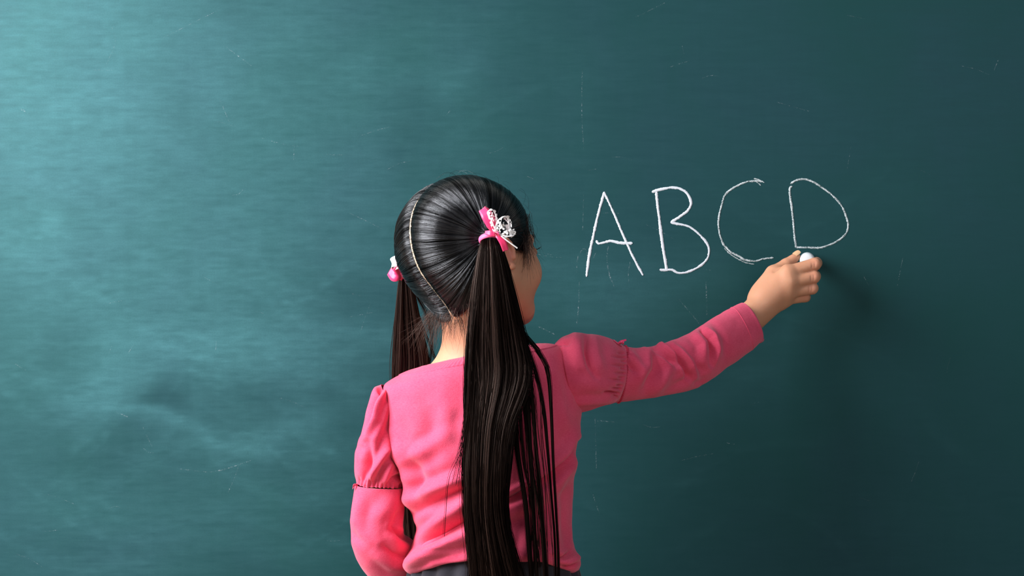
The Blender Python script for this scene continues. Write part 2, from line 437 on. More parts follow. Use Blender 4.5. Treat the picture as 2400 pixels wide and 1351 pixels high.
V, F = ribbon_strip(tr, -.00035, seed=3)
o = mesh_np('chalk_scratches', V, F, m_faint.m, board, True, 'faint leftover chalk scratches', off=boff); o['kind'] = 'stuff'

# ------------------------------------------------------------------ girl: frames
person = empty('person', (-.02, -.34, 0), 'girl in pink top with long black pigtails writing on the chalkboard, seen from behind', 'person')
POFF = np.array([-.02, -.34, 0.])

YAW, ROLL, PITCH = math.radians(49), math.radians(14), math.radians(2)
F0 = np.array([math.sin(YAW), math.cos(YAW), 0]); L0 = np.array([-math.cos(YAW), math.sin(YAW), 0]); U0 = np.array([0, 0, 1.])
U1 = U0 * math.cos(ROLL) + L0 * math.sin(ROLL); L1 = L0 * math.cos(ROLL) - U0 * math.sin(ROLL)
FH = F0 * math.cos(PITCH) + U1 * math.sin(PITCH); UH = U1 * math.cos(PITCH) - F0 * math.sin(PITCH); LH = L1
HC = P(1097, 562, -.35)
MH = np.stack([FH, LH, UH])                 # rows: world->local
def H(f, l, u): return HC + f * FH + l * LH + u * UH
def Hn(a): return HC + np.asarray(a) @ MH
def toH(p): return (p - HC) @ MH.T

# ------------------------------------------------------------------ SDF engine
def sd_cone(p, a, b, r1, r2):
    a = np.asarray(a, np.float64); b = np.asarray(b, np.float64)
    ba = b - a; l2 = ba @ ba; rr = r1 - r2; a2 = max(l2 - rr * rr, 1e-9); il2 = 1 / l2
    pa = p - a; y = pa @ ba; z = y - l2
    x = pa * l2 - y[..., None] * ba; x2 = (x * x).sum(-1)
    y2 = y * y * l2; z2 = z * z * l2
    k = np.sign(rr) * rr * rr * x2
    d = (np.sqrt(x2 * a2 * il2) + y * rr) * il2 - r1
    c1 = np.sign(z) * a2 * z2 > k; c2 = np.sign(y) * a2 * y2 < k
    d = np.where(c2, np.sqrt(x2 + y2) * il2 - r1, d)
    d = np.where(c1, np.sqrt(x2 + z2) * il2 - r2, d)
    return d
def sd_ell(p, c, r, M):
    q = (p - c) @ M.T; r = np.asarray(r)
    k0 = np.linalg.norm(q / r, axis=-1); k1 = np.linalg.norm(q / (r * r), axis=-1) + 1e-9
    return k0 * (k0 - 1) / k1
def smin(a, b, k):
    h = np.maximum(k - np.abs(a - b), 0) / k
    return np.minimum(a, b) - h * h * k * .25
def smax(a, b, k): return -smin(-a, -b, k)
I3 = np.eye(3)
def cone(a, b, r1, r2, k=.006): return ('c', np.asarray(a), np.asarray(b), r1, r2, k)
def sph(a, r, k=.006): return ('e', np.asarray(a), np.array([r, r, r]), I3, 0, k)
def ell(c, r, M=I3, k=.006): return ('e', np.asarray(c), np.asarray(r), M, 0, k)
def cut(p): return ('s',) + p
def ev(prim, p):
    return sd_cone(p, *prim[1:5]) if prim[0] == 'c' else sd_ell(p, prim[1], prim[2], prim[3])

def heads():
    g = [ell(H(-.006, 0, .000), (.088, .0735, .0790), MH, .01),
         ell(H(-.035, 0, -.022), (.052, .056, .052), MH, .02),
         ell(H(.036, 0, -.040), (.047, .056, .064), MH, .022)]
    for s in (-1, 1):
        g += [ell(H(.047, s * .034, -.056), (.029, .027, .027), MH, .018),
              cone(H(.006, s * .050, -.066), H(.056, s * .018, -.100), .018, .014, .02)]
    g += [sph(H(.070, 0, -.101), .014, .02),
          cone(H(.079, 0, -.016), H(.090, 0, -.046), .005, .0075, .012)]
    return g
HEADP = heads()
def sdf_head(p):
    d = ev(HEADP[0], p)
    for q in HEADP[1:]: d = smin(d, ev(q, p), q[5])
    return d
def grad(fn, p, e=.0008):
    g = np.stack([fn(p + e * I3[k]) - fn(p - e * I3[k]) for k in range(3)], -1)
    return nrm(g)

# neck + nape joins for the hair surface
NB = P(1120, 800, -.352)                      # neck middle
NECK = [cone(H(-.022, 0, -.062), NB, .040, .0395, .022), cone(NB, P(1128, 890, -.348), .0395, .044, .02)]
def sdf_hn(p):
    d = sdf_head(p)
    for q in NECK: d = smin(d, ev(q, p), q[5])
    return d

prims = list(HEADP)
# facial detail
for s in (-1, 1):
    prims += [sph(H(.084, s * .0085, -.049), .0058, .006),
              cut(sph(H(.0985, s * .0165, -.024), .0145, .010)),
              cone(H(.077, s * .012, -.012), H(.071, s * .040, -.012), .0055, .004, .010)]
prims += [ell(H(.083, 0, -.0665), (.007, .017, .0045), MH, .005), ell(H(.082, 0, -.0755), (.0065, .014, .005), MH, .005)]
for s in (-1, 1):
    prims += [ell(H(.0715, s * .029, -.028), (.0125, .0145, .0095), MH, .004)]      # lids
    e = []
    for k in range(9):
        a = math.radians(-60 + k * 32)
        e.append(H(-.006 - .011 * math.cos(a) * 1.0 - .003, s * (.0765 + .006 * (1 + math.cos(a)) * .5 + .003), -.040 + .0175 * math.sin(a)))
    for k in range(8): prims.append(cone(e[k], e[k + 1], .0028, .0028, .002))
    prims += [ell(H(-.006, s * .0745, -.040), (.011, .004, .016), MH, .004), sph(H(-.002, s * .077, -.056), .0045, .004)]
prims += [('c',) + q[1:] for q in NECK]

# torso and legs (under the clothes)
SHL, SHR = P(945, 952, -.355), P(1318, 872, -.335)
prims += [cone(P(1120, 940, -.345), SHL, .038, .024, .02), cone(P(1150, 915, -.345), SHR, .040, .030, .02),
          ell(P(1135, 985, -.345), (.098, .062, .10), I3, .03), ell(P(1145, 1130, -.345), (.088, .058, .10), I3, .04),
          ell(P(1148, 1290, -.345), (.092, .066, .09), I3, .04)]
for s in (-1, 1):
    hx = -.024 + s * .048
    prims += [cone((hx, -.345, .60), (hx + s * .004, -.345, .33), .052, .034, .03),
              cone((hx + s * .004, -.345, .33), (hx + s * .006, -.352, .075), .034, .020, .01),
              cone((hx + s * .006, -.352, .050), (hx + s * .012, -.265, .024), .022, .018, .012)]
# left arm (hangs, forearm in front of the body)
ELL, WRL = P(890, 1262, -.345), P(1010, 1395, -.235)
prims += [cone(SHL, ELL, .027, .022, .02), cone(ELL, WRL, .022, .015, .01)]
hl = nrm(np.array([.75, .45, -.25])); up_ = nrm(np.cross(hl, [0, 1, 0.])); sd_ = np.cross(hl, up_)
pal = WRL + hl * .042
prims += [cone(WRL, pal, .015, .017, .01), ell(pal, (.026, .011, .024), np.stack([hl, sd_, up_]), .01)]
for k, ln in enumerate((.048, .054, .050, .040)):
    b0 = pal + hl * .020 + up_ * (.018 - k * .012); b1 = b0 + hl * ln * .5 + sd_ * .004; b2 = b1 + nrm(hl + sd_ * .9) * ln * .5
    prims += [cone(b0, b1, .0068, .0062, .002), cone(b1, b2, .0062, .005, .002)]
t0 = WRL + hl * .02 + up_ * .014; t1 = t0 + nrm(hl + up_ * .9) * .028; t2 = t1 + hl * .024
prims += [cone(t0, t1, .010, .008, .006), cone(t1, t2, .0078, .006, .003)]
# right arm
ELR, WRR = P(1592, 868, -.205), P(1757, 740, -.092)
prims += [cone(SHR, ELR, .028, .024, .02), cone(ELR, P(1700, 790, -.130), .024, .021, .01), cone(P(1700, 790, -.130), WRR, .021, .0175, .01)]
# right hand, back of the hand towards the camera
IM, MM, RM, LM = P(1846, 640, -.082), P(1850, 662, -.086), P(1847, 684, -.082), P(1836, 702, -.074)
for w, m, r1, r2 in ((P(1768, 722, -.090), IM, .0135, .0105), (P(1764, 734, -.092), MM, .014, .0105),
                     (P(1766, 745, -.090), RM, .0135, .0100), (P(1772, 752, -.086), LM, .0125, .0095)):
    prims.append(cone(w, m, r1, r2, .010))
prims += [ell(P(1812, 692, -.072), (.028, .014, .020), I3, .012), cone(P(1790, 690, -.078), P(1812, 660, -.074), .016, .014, .012)]
# finger phalanges: knuckle, middle joint, far joint, tip
FING = [
    (IM, P(1909, 620, -.074), P(1913, 617, -.050), P(1901, 612, -.030), (.0104, .0093, .0085, .0068)),
    (MM, P(1907, 650, -.077), P(1910, 648, -.050), P(1896, 641, -.034), (.0102, .0092, .0084, .0066)),
    (RM, P(1903, 676, -.073), P(1905, 676, -.048), P(1890, 669, -.038), (.0099, .0089, .0080, .0064)),
    (LM, P(1885, 696, -.066), P(1888, 697, -.047), P(1874, 692, -.038), (.0090, .0080, .0072, .0060))]
fingers = []
for (a, b, c, d, r) in FING:
    fingers.append([cone(a, b, r[0], r[1], .004), cone(b, c, r[1], r[2], .002), cone(c, d, r[2], r[3], .002)])
TH = [P(1778, 702, -.078), P(1812, 640, -.066), P(1842, 620, -.056), P(1866, 603, -.048)]
thumb = [cone(TH[0], TH[1], .0150, .0105, .010), cone(TH[1], TH[2], .0100, .0082, .005), cone(TH[2], TH[3], .0082, .0066, .003)]

def axis_grid(lo, hi, coarse, fines):
    v = [lo]
    while v[-1] < hi:
        s = coarse
        for a, b, f in fines:
            if a - .002 <= v[-1] <= b: s = min(s, f)
        v.append(v[-1] + s)
    return np.array(v)
hx0, hx1 = P(1725, 0, -.09)[0], P(1930, 0, -.04)[0]
GXa = axis_grid(-.27, .47, .0045, [(HC[0] - .105, HC[0] + .118, .0016), (hx0, hx1 + .004, .0011)])
GYa = axis_grid(-.47, -.012, .0045, [(HC[1] - .10, HC[1] + .12, .0017), (-.118, -.012, .0011)])
GZa = axis_grid(-.005, 1.16, .0050, [(P(0, 865, -.35)[2], HC[2] + .09, .0015)])
shape = (len(GXa), len(GYa), len(GZa))
DD = np.full(shape, 1.0, np.float32)
def apply(prim, target=None):
    T = DD if target is None else target
    sub = prim[0] == 's'
    q = prim[1:] if sub else prim
    k = q[5]; m = k + .012
    if q[0] == 'c':
        lo = np.minimum(q[1] - q[3], q[2] - q[4]) - m; hi = np.maximum(q[1] + q[3], q[2] + q[4]) + m
    else:
        R_ = np.max(q[2]) if q[3] is I3 and np.ptp(q[2]) == 0 else None
        ext = q[2] if q[3] is I3 else np.sqrt(((q[3].T * q[2]) ** 2).sum(1))
        lo = q[1] - ext - m; hi = q[1] + ext + m
    sl = tuple(slice(np.searchsorted(g, lo[i]), np.searchsorted(g, hi[i])) for i, g in enumerate((GXa, GYa, GZa)))
    if any(s.stop <= s.start for s in sl): return
    X = np.stack(np.meshgrid(GXa[sl[0]], GYa[sl[1]], GZa[sl[2]], indexing='ij'), -1)
    d = ev(q, X).astype(np.float32)
    T[sl] = smax(T[sl], -d, k) if sub else smin(T[sl], d, k)
for pr in prims: apply(pr)
# fingers blend into the palm but stay apart from one another
for ph in fingers:
    tmp = {}
    lo = np.min([np.minimum(q[1], q[2]) for q in ph], 0) - .03; hi = np.max([np.maximum(q[1], q[2]) for q in ph], 0) + .03
    sl = tuple(slice(np.searchsorted(g, lo[i]), np.searchsorted(g, hi[i])) for i, g in enumerate((GXa, GYa, GZa)))
    X = np.stack(np.meshgrid(GXa[sl[0]], GYa[sl[1]], GZa[sl[2]], indexing='ij'), -1)
    f = ev(ph[0], X)
    for q in ph[1:]: f = smin(f, ev(q, X), q[5])
    # a groove where this finger meets what is already there, deep beyond the knuckles, faded at the palm
    ax = ph[0][2] - ph[0][1]; tt = ((X - ph[0][1]) @ ax) / (ax @ ax)
    kk = np.clip((.75 - tt) * .014, .0018, .011)
    prev = DD[sl]
    DD[sl] = smin(prev, f.astype(np.float32), kk.astype(np.float32))
for q in thumb: apply(q)
apply(cut(cone(P(1815, 634, -.084), P(1848, 622, -.078), .0016, .0016, .004)))
# folds of skin over the knuckles
for f_ in FING[:3]:
    for o_ in (-.0028, .0012):
        c_ = f_[1] + nrm(f_[0] - f_[1]) * (o_ + .004) + np.array([0, -f_[4][1] - .0009, 0])
        apply(cut(cone(c_ + np.array([0, 0, .004]), c_ - np.array([0, 0, .004]), .0008, .0008, .0022)))

def surface_nets(D, gx, gy, gz):
    ins = D < 0
    nx, ny, nz = D.shape
    c = np.zeros((nx - 1, ny - 1, nz - 1), np.uint8)
    for dx in (0, 1):
        for dy in (0, 1):
            for dz in (0, 1):
                c += ins[dx:nx - 1 + dx, dy:ny - 1 + dy, dz:nz - 1 + dz]
    act = np.argwhere((c > 0) & (c < 8))
    ids = np.full(c.shape, -1, np.int32); ids[tuple(act.T)] = np.arange(len(act))
    n = len(act); acc = np.zeros((n, 3)); cnt = np.zeros(n)
    G = (gx, gy, gz)
    corners = [(a, b, c_) for a in (0, 1) for b in (0, 1) for c_ in (0, 1)]
    val = {cc: D[tuple((act + cc).T)] for cc in corners}
    pos = lambda cc: np.stack([G[k][act[:, k] + cc[k]] for k in range(3)], 1)
    for c0 in corners:
        for k in range(3):
            if c0[k] == 0:
                c1 = list(c0); c1[k] = 1; c1 = tuple(c1)
                a, b = val[c0], val[c1]; m = (a < 0) != (b < 0)
                t = np.where(m, a / np.where(m, a - b, 1), 0)
                p = pos(c0); p[:, k] += t * (G[k][act[:, k] + 1] - G[k][act[:, k]])
                acc[m] += p[m]; cnt[m] += 1
    V = acc / cnt[:, None]
    Fs = []
    for k in range(3):
        sl0 = [slice(None)] * 3; sl1 = [slice(None)] * 3; sl0[k] = slice(0, -1); sl1[k] = slice(1, None)
        e = ins[tuple(sl0)] != ins[tuple(sl1)]
        E = np.argwhere(e); u, v = (k + 1) % 3, (k + 2) % 3
        E = E[(E[:, u] > 0) & (E[:, v] > 0) & (E[:, u] < c.shape[u]) & (E[:, v] < c.shape[v])]
        du = np.zeros(3, int); du[u] = 1; dv = np.zeros(3, int); dv[v] = 1
        q = np.stack([ids[tuple((E - du - dv).T)], ids[tuple((E - dv).T)], ids[tuple(E.T)], ids[tuple((E - du).T)]], 1)
        fl = ins[tuple(E.T)]
        q[~fl] = q[~fl][:, ::-1]
        Fs.append(q)
    return V, np.concatenate(Fs)
BV, BF = surface_nets(DD, GXa, GYa, GZa)
del DD
body = mesh_np('body', BV, BF, m_skin.m, person, True, off=POFF)
loc = toH(BV)
lips = np.exp(-(((loc[:, 1]) / .017) ** 4 + ((loc[:, 2] + .071) / .0075) ** 4)) * (loc[:, 0] > .07)
inner_ear = np.exp(-(((loc[:, 0] + .008) / .010) ** 2 + ((loc[:, 2] + .040) / .014) ** 2)) * (np.abs(loc[:, 1]) > .073) * .75
knk = sum(np.exp(-(np.linalg.norm(BV - f[1] - np.array([0, -.008, 0]), axis=1) / .009) ** 2) * .22 for f in FING)
cheek = sum(np.exp(-(np.linalg.norm(loc - np.array([.068, s * .038, -.048]), axis=1) / .02) ** 2) * .2 for s in (-1, 1))
a_ = body.data.attributes.new('tint', 'FLOAT', 'POINT'); a_.data.foreach_set('value', np.clip(lips + inner_ear + knk + cheek, 0, 1).astype(np.float32))
sca = (((loc[:, 2] > -.02) & (np.abs(loc[:, 1]) < .03) & (loc[:, 0] < .06)) | ((loc[:, 2] > -.095) & (np.abs(loc[:, 1]) < .006) & (loc[:, 0] < 0))).astype(np.float32)
a_ = body.data.attributes.new('scalp', 'FLOAT', 'POINT'); a_.data.foreach_set('value', sca)

# nails
def nail(c, ax, nv, w, l_):
    ax = nrm(ax); nv = nrm(nv - ax * (nv @ ax)); sd = np.cross(ax, nv)
    V = []
    for i in range(9):
        u = i / 8 * 2 - 1
        for j in range(9):
            v = j / 8 * 2 - 1
            r = math.sqrt(max(0, 1 - .25 * max(0, u) ** 4 * v * v))
            V.append(c + ax * u * l_ * (1 - .12 * v * v) + sd * v * w * r + nv * (.0012 * (1 - v * v) - .0009 + .0002 * (1 - u * u)))
    return np.array(V), grid_faces(9, 9, False)
V, F = nail(P(1867, 601, -.048) + np.array([-.0006, -.0045, .0052]), TH[3] - TH[2], np.array([-.25, -.75, .75]), .0045, .0055)
mesh_np('nail', V, F, m_nail.m, person, off=POFF)
# eyes and brows
for s in (-1, 1):
    n_ = 24; c = H(.0728, s * .029, -.028)
    th = np.linspace(0, math.pi, n_); ph = np.linspace(0, 2 * math.pi, n_, endpoint=False)
    S = np.stack([np.cos(th)[:, None] + 0 * ph[None], np.sin(th)[:, None] * np.cos(ph)[None], np.sin(th)[:, None] * np.sin(ph)[None]], -1).reshape(-1, 3)
    V = c + (S * [.0118, .0118, .0075]) @ MH
    o = mesh_np('eye', V, grid_faces(n_, n_), m_eye.m, person, off=POFF)
    a_ = o.data.attributes.new('iris', 'FLOAT', 'POINT'); a_.data.foreach_set('value', np.clip(np.repeat(1 - th / .9 * .5, n_), 0, 1).astype(np.float32))

def hair_tubes(specs, r0):
    Vs, Fs, o = [], [], 0
    for p in specs:
        c = catmull(p, 7); v, f = tube(c, np.linspace(r0, r0 * .3, 7), 4)
        Vs.append(v); Fs.append(f + o); o += len(v)
    return np.concatenate(Vs), np.concatenate(Fs)
for s in (-1, 1):
    lash, brow = [], []
    for k in range(26):
        q = k / 25 * 2 - 1
        b0 = np.array([.0826 - .0045 * q * q - .002 * max(0, q), s * (.029 + .0125 * q), -.025 + .0015 * (1 - q * q)])
        lash.append([Hn(b0[None])[0], Hn((b0 + [.004, s * .002 * q, -.0008])[None])[0], Hn((b0 + [.0075, s * .004 * q, .0018])[None])[0]])
    for k in range(90):
        q = rng.uniform(-1, 1); h = rng.uniform(-1, 1) * .002
        b0 = np.array([[.088, s * (.029 + .018 * q), -.008 + .003 * (1 - q * q) + h]])
        W_ = Hn(b0)
        for _ in range(4): W_ = W_ - grad(sdf_head, W_) * (sdf_head(W_) - .0035)[:, None]
        d_ = nrm(s * LH * .9 + UH * rng.uniform(-.2, .35)) * .007
        brow.append([W_[0], W_[0] + d_ * .5, W_[0] + d_])
    v, f = hair_tubes(lash, .00022); mesh_np('eyelashes', v, f, m_hair_plain, person, label='black eyelashes')['kind'] = 'stuff'
    v, f = hair_tubes(brow, .00020); mesh_np('eyebrow', v, f, m_hair_plain, person, label='dark eyebrow')['kind'] = 'stuff'

# ------------------------------------------------------------------ lofted cloth
def vnormals(V, n, m):
    G = V.reshape(n, m, 3)
    du = np.roll(G, -1, 1) - np.roll(G, 1, 1)
    dv = np.gradient(G, axis=0)
    return nrm(np.cross(du, dv)).reshape(-1, 3)

def polydist(px, py, poly):
    best = np.full(len(px), 1e9); T = np.zeros(len(px))
    poly = np.array(poly, float)
    seg = np.linalg.norm(np.diff(poly, axis=0), axis=1); cum = np.concatenate([[0], np.cumsum(seg)])
    for i in range(len(poly) - 1):
        a, b = poly[i], poly[i + 1]; d = b - a
        t = np.clip(((px - a[0]) * d[0] + (py - a[1]) * d[1]) / (d @ d), 0, 1)
        q = np.hypot(px - a[0] - t * d[0], py - a[1] - t * d[1])
        m = q < best; best[m] = q[m]; T[m] = (cum[i] + t[m] * seg[i]) / cum[-1]
    return best, T

def pside(px, py, poly):
    poly = np.array(poly, float); best = np.full(len(px), 1e9); sg = np.ones(len(px))
    for i in range(len(poly) - 1):
        a, b = poly[i], poly[i + 1]; d = b - a
        t = np.clip(((px - a[0]) * d[0] + (py - a[1]) * d[1]) / (d @ d), 0, 1)
        q = np.hypot(px - a[0] - t * d[0], py - a[1] - t * d[1]); m = q < best
        best[m] = q[m]; sg[m] = np.sign(d[0] * (py - a[1]) - d[1] * (px - a[0]))[m]
    return sg

def loft(st, n, m, e=2.0, folds=(), wr=0.0, wf=30, face_on=0.0, amp_k=1.5, ruff=None, flat=1.0, front_drop=0.0, nz=1.0):
    """st rows: x1,y1,d1, x2,y2,d2, b, lift  (edge pixels with depths; half depth b; lift of the near side)"""
    K = []
    for r in st:
        p1, p2 = P(*r[:3]), P(*r[3:6]); K.append(np.concatenate([(p1 + p2) / 2, (p1 - p2) / 2, [r[6], r[7] if len(r) > 7 else 0]]))
    S = catmull(K, n)
    C, A_, b, lift = S[:, :3], S[:, 3:6], S[:, 6], S[:, 7]
    T = nrm(np.gradient(C, axis=0))
    Bd = np.cross(T, A_); Bd = nrm(Bd)
    if flat < 1: Bd = nrm(np.stack([-A_[:, 1], A_[:, 0], 0 * A_[:, 0]], 1))
    for _ in range(12): Bd[1:-1] = nrm(Bd[:-2] + Bd[1:-1] * 2 + Bd[2:])
    Bd = np.where((Bd[:, 1] > 0)[:, None], -Bd, Bd)      # B points to the camera
    Bd = nrm((Bd + np.array([0, -face_on, 0])) * [1, 1, flat])
    ph = np.linspace(0, 2 * math.pi, m, endpoint=False)
    c, s = np.cos(ph), np.sin(ph)
    cc = np.sign(c) * np.abs(c) ** (2 / e); ss = np.sign(s) * np.abs(s) ** (2 / e)
    V = C[:, None] + A_[:, None] * cc[None, :, None] + Bd[:, None] * (b[:, None] * ss[None])[..., None]
    V[..., 2] += lift[:, None] * np.maximum(ss, 0)[None] ** 1.5
    V[..., 2] -= (front_drop * np.exp(-(np.arange(n) / n / .12) ** 2))[:, None] * np.maximum(-ss, 0)[None] ** 2
    V = V.reshape(-1, 3)
    def nn():
        N = vnormals(V, n, m)
        out = ((V.reshape(n, m, 3) - C[:, None]).reshape(-1, 3) * N).sum(1)
        return N * np.sign(np.median(out))
    N = nn()
    if wr: V = V + N * (wr * (vnoise(V, wf) + .5 * vnoise(V + 3, wf * 2.2)))[:, None]
    px, py = to_px(V)
    face = np.clip(-N[:, 1] * 3 + .25, 0, 1)
    disp = np.zeros(len(V)); fine_d = np.zeros(len(V))
    for f in folds:
        poly, amp, w = f[:3]
        d, t = polydist(px, py, poly)
        if len(f) > 3:   # keep full strength at the end (1) or the start (0)
            tp = np.clip((t if f[3] == 1 else 1 - t) * 1.6, 0, 1)
        else: tp = np.sin(math.pi * np.clip(t * .9 + .05, 0, 1)) ** .6
        if len(f) > 4:      # overlapping pleat: one side stands proud of the other
            sd = pside(px, py, poly) * f[4]
            tp = np.sin(math.pi * np.clip(t * .96 + .02, 0, 1)) ** .5
            disp += amp * tp * face * np.where(sd > 0, np.exp(-(d / w) ** 1.3), np.exp(-(d / 2.2) ** 2) * 1.0)
            continue
        if w < 3:
            fine_d += amp * tp * np.exp(-(d / w) ** 2) * face; continue
        amp = amp * amp_k
        disp += amp * tp * np.exp(-(d / w) ** 2) * face
        disp -= amp * .28 * tp * np.exp(-((d - 1.9 * w) / (w * .9)) ** 2) * face
    g2 = disp.reshape(n, m)
    for _ in range(3):
        g2 = (np.roll(g2, 1, 1) + np.roll(g2, -1, 1) + 2 * g2) / 4
        e2 = np.pad(g2, ((1, 1), (0, 0)), mode='edge'); g2 = (e2[:-2] + e2[2:] + 2 * g2) / 4
    disp = g2.ravel() + fine_d
    V = V + N * [1, 1, nz] * disp[:, None]
    if ruff is not None: V = ruff(V, N, n, m, S)
    return V, grid_faces(n, m), S

mm = .001
# --- shirt body
TORSO = [
    (1000, 857, -.352, 1236, 812, -.346, .052, .003),
    (985, 862, -.352, 1256, 808, -.345, .057, .002),
    (958, 873, -.354, 1284, 808, -.343, .066, .001),
    (925, 889, -.356, 1312, 816, -.342, .071, .000),
    (902, 906, -.357, 1333, 842, -.341, .078, .000),
    (903, 940, -.358, 1348, 890, -.340, .084, .000),
    (912, 990, -.358, 1358, 955, -.342, .088, .000),
    (922, 1040, -.357, 1353, 1020, -.343, .088, .000),
    (936, 1090, -.356, 1346, 1080, -.344, .086, .000),
    (950, 1140, -.355, 1341, 1140, -.345, .083, .000),
    (960, 1190, -.355, 1339, 1195, -.345, .081, .002),
    (978, 1240, -.355, 1339, 1245, -.345, .082, .008),
    (968, 1284, -.355, 1345, 1282, -.345, .085, .015),
    (955, 1312, -.355, 1356, 1308, -.345, .089, .022),
    (956, 1332, -.355, 1357, 1326, -.345, .090, .027),
    (968, 1344, -.355, 1345, 1342, -.345, .086, .030),
    (990, 1338, -.355, 1322, 1340, -.345, .078, .030)]
TF = [([(1350, 1040), (1322, 1085), (1285, 1120), (1200, 1168), (1110, 1205)], -8*mm, 8),
      ([(1355, 1010), (1320, 1060), (1270, 1098)], 3.5*mm, 12),
      ([(1340, 1090), (1300, 1140), (1230, 1185), (1140, 1225)], 5*mm, 16),
      ([(1106, 1111), (1030, 1142), (957, 1176)], 5*mm, 15),
      ([(1105, 1140), (1040, 1165), (965, 1205)], -4*mm, 12),
      ([(1108, 1168), (1050, 1210), (989, 1264)], 6*mm, 14),
      ([(1112, 1215), (1060, 1248), (997, 1284)], -6.5*mm, 9),
      ([(1130, 1248), (1060, 1270), (960, 1325)], 6.5*mm, 17),
      ([(1050, 1300), (1010, 1312), (975, 1335)], -3*mm, 8),
      ([(912, 1000), (935, 1045), (960, 1072), (990, 1060), (1040, 1020)], 4*mm, 16),
      ([(925, 1050), (950, 1090), (962, 1130), (960, 1180)], 4*mm, 12),
      ([(965, 1075), (985, 1120), (985, 1160)], -3*mm, 14),
      ([(1000, 950), (1015, 1010), (1005, 1060)], -2*mm, 20),
      ([(1040, 900), (1050, 990), (1045, 1100)], 1*mm, 22),
      ([(1080, 960), (1060, 1010)], -1*mm, 18),
      ([(1325, 820), (1335, 880), (1352, 940)], -2*mm, 5),
      ([(1290, 840), (1305, 930), (1330, 1010)], 2*mm, 14),
      ([(1330, 1130), (1322, 1200), (1330, 1280)], -3*mm, 14),
      ([(1300, 1180), (1290, 1250), (1300, 1310)], 3*mm, 16),
      ([(1270, 1240), (1262, 1320)], -3*mm, 10), ([(1236, 1230), (1230, 1318)], 3*mm, 10),
      ([(1345, 1290), (1318, 1310), (1290, 1305)], -4*mm, 6), ([(1350, 1318), (1325, 1328), (1300, 1318)], -4*mm, 5),
      ([(1355, 1305), (1335, 1318), (1310, 1322)], 3*mm, 6)]
TF += [([(1122, 1208), (1060, 1242), (1000, 1276), (958, 1318)], 8*mm, 26, 2, -1),
       ([(1105, 1160), (1040, 1205), (985, 1268)], 4*mm, 26, 2, -1),
       ([(1352, 1046), (1322, 1090), (1285, 1122), (1210, 1166), (1120, 1206)], 5.5*mm, 30, 2, 1),
       ([(906, 925), (914, 1000), (934, 1062), (952, 1110)], 3*mm, 30, 2, -1)]
TV, TFc, TS = loft(TORSO, 420, 440, 2.25, TF, 1.3*mm, 26, flat=.15, front_drop=.028, nz=.2, amp_k=2.0)
shirt = mesh_np('shirt', TV, TFc, m_pink.m, person, off=POFF)
sol = shirt.modifiers.new('thick', 'SOLIDIFY'); sol.thickness = .0015; sol.offset = -1

# collar binding: flat band sitting on the neckline
ring = TV[:440]; ring2 = TV[440 * 14:440 * 15]
dn = ring2 - ring
cen = ring.mean(0)
outw = nrm((ring - cen) * [1, 1, .15])
rib = 1 + .16 * np.sin(np.arange(440) * 2 * math.pi / 440 * 120)
TVg = TV.reshape(420, 440, 3); NR = 13
upv = nrm(outw + np.array([0, 0, .9]))
cv = [ring - outw * .0015]
for k in range(NR + 1):
    hgt = (.0024 * min(1, (k + .6) / 2) * (1 if k < NR else .15)) * (rib if 1 < k < NR - 1 else 1)
    cv.append(TVg[k] + upv * (np.ones(440) * hgt)[:, None])
mesh_np('collar', np.concatenate(cv), grid_faces(len(cv), 440), m_pink.m, shirt, label='ribbed pink neckband')
v, f = tube(TVg[NR + 1] + upv * .0003, .0007, 8, True); mesh_np('seam', v, f, m_seam.m, shirt)

# --- right sleeve (raised arm)
def gather(seam_i, cnt, amp, ln, seedv):
    R = np.random.default_rng(seedv)
    phs = R.uniform(0, 6.28)
    def f(V, N, n, m, S):
        i = np.arange(n) / (n - 1)
        a = np.arange(m) / m * 2 * math.pi
        wob = np.sin(a * cnt + phs + .9 * np.sin(a * 5 + 1) + .6 * np.sin(a * 11))
        q = i - seam_i
        prof_ = np.where(q <= 0, np.exp(-(q / ln) ** 2), np.exp(-(q / (ln * .25)) ** 2))
        dd = amp * prof_[:, None] * (wob[None] - .6)
        pin = -.0022 * np.exp(-(q / .006) ** 2)
        return V + N * (dd + pin[:, None]).reshape(-1, 1)
    return f
def sr(l): return [(1220 + a / 3.973, 680 + b / 3.973) for a, b in l]
PUFF_R = [
    (1300, 806, -.336, 1325, 955, -.338, .050),
    (1318, 789, -.334, 1345, 970, -.336, .056),
    (1345, 781, -.330, 1368, 966, -.330, .059),
    (1378, 784, -.318, 1398, 957, -.318, .058),
    (1412, 789, -.304, 1424, 949, -.304, .054),
    (1440, 799, -.290, 1438, 944, -.290, .046),
    (1460, 812, -.280, 1443, 942, -.280, .039)]
PFR = [(sr([(610, 410), (600, 560), (630, 700), (700, 810)]), -3.5*mm, 6), (sr([(500, 400), (520, 560), (540, 700)]), 3.5*mm, 13),
       (sr([(340, 510), (400, 485), (460, 500)]), -3*mm, 4), (sr([(365, 520), (375, 680), (420, 900), (470, 1040)]), -2.2*mm, 4),
       (sr([(690, 430), (700, 600), (760, 760)]), 2.5*mm, 12), (sr([(780, 960), (840, 960), (900, 980)]), -2.5*mm, 4),
       (sr([(480, 1060), (650, 1040), (860, 1030)]), 2.5*mm, 8), (sr([(540, 880), (700, 900), (860, 880)]), 1.5*mm, 14)]
def gl(pts, side, ln, amp, w):   # short gather creases that start on the seam
    return [([(x, y), (x + side[0] * ln * k, y + side[1] * ln * k)], amp, w, 0) for (x, y), k in pts]
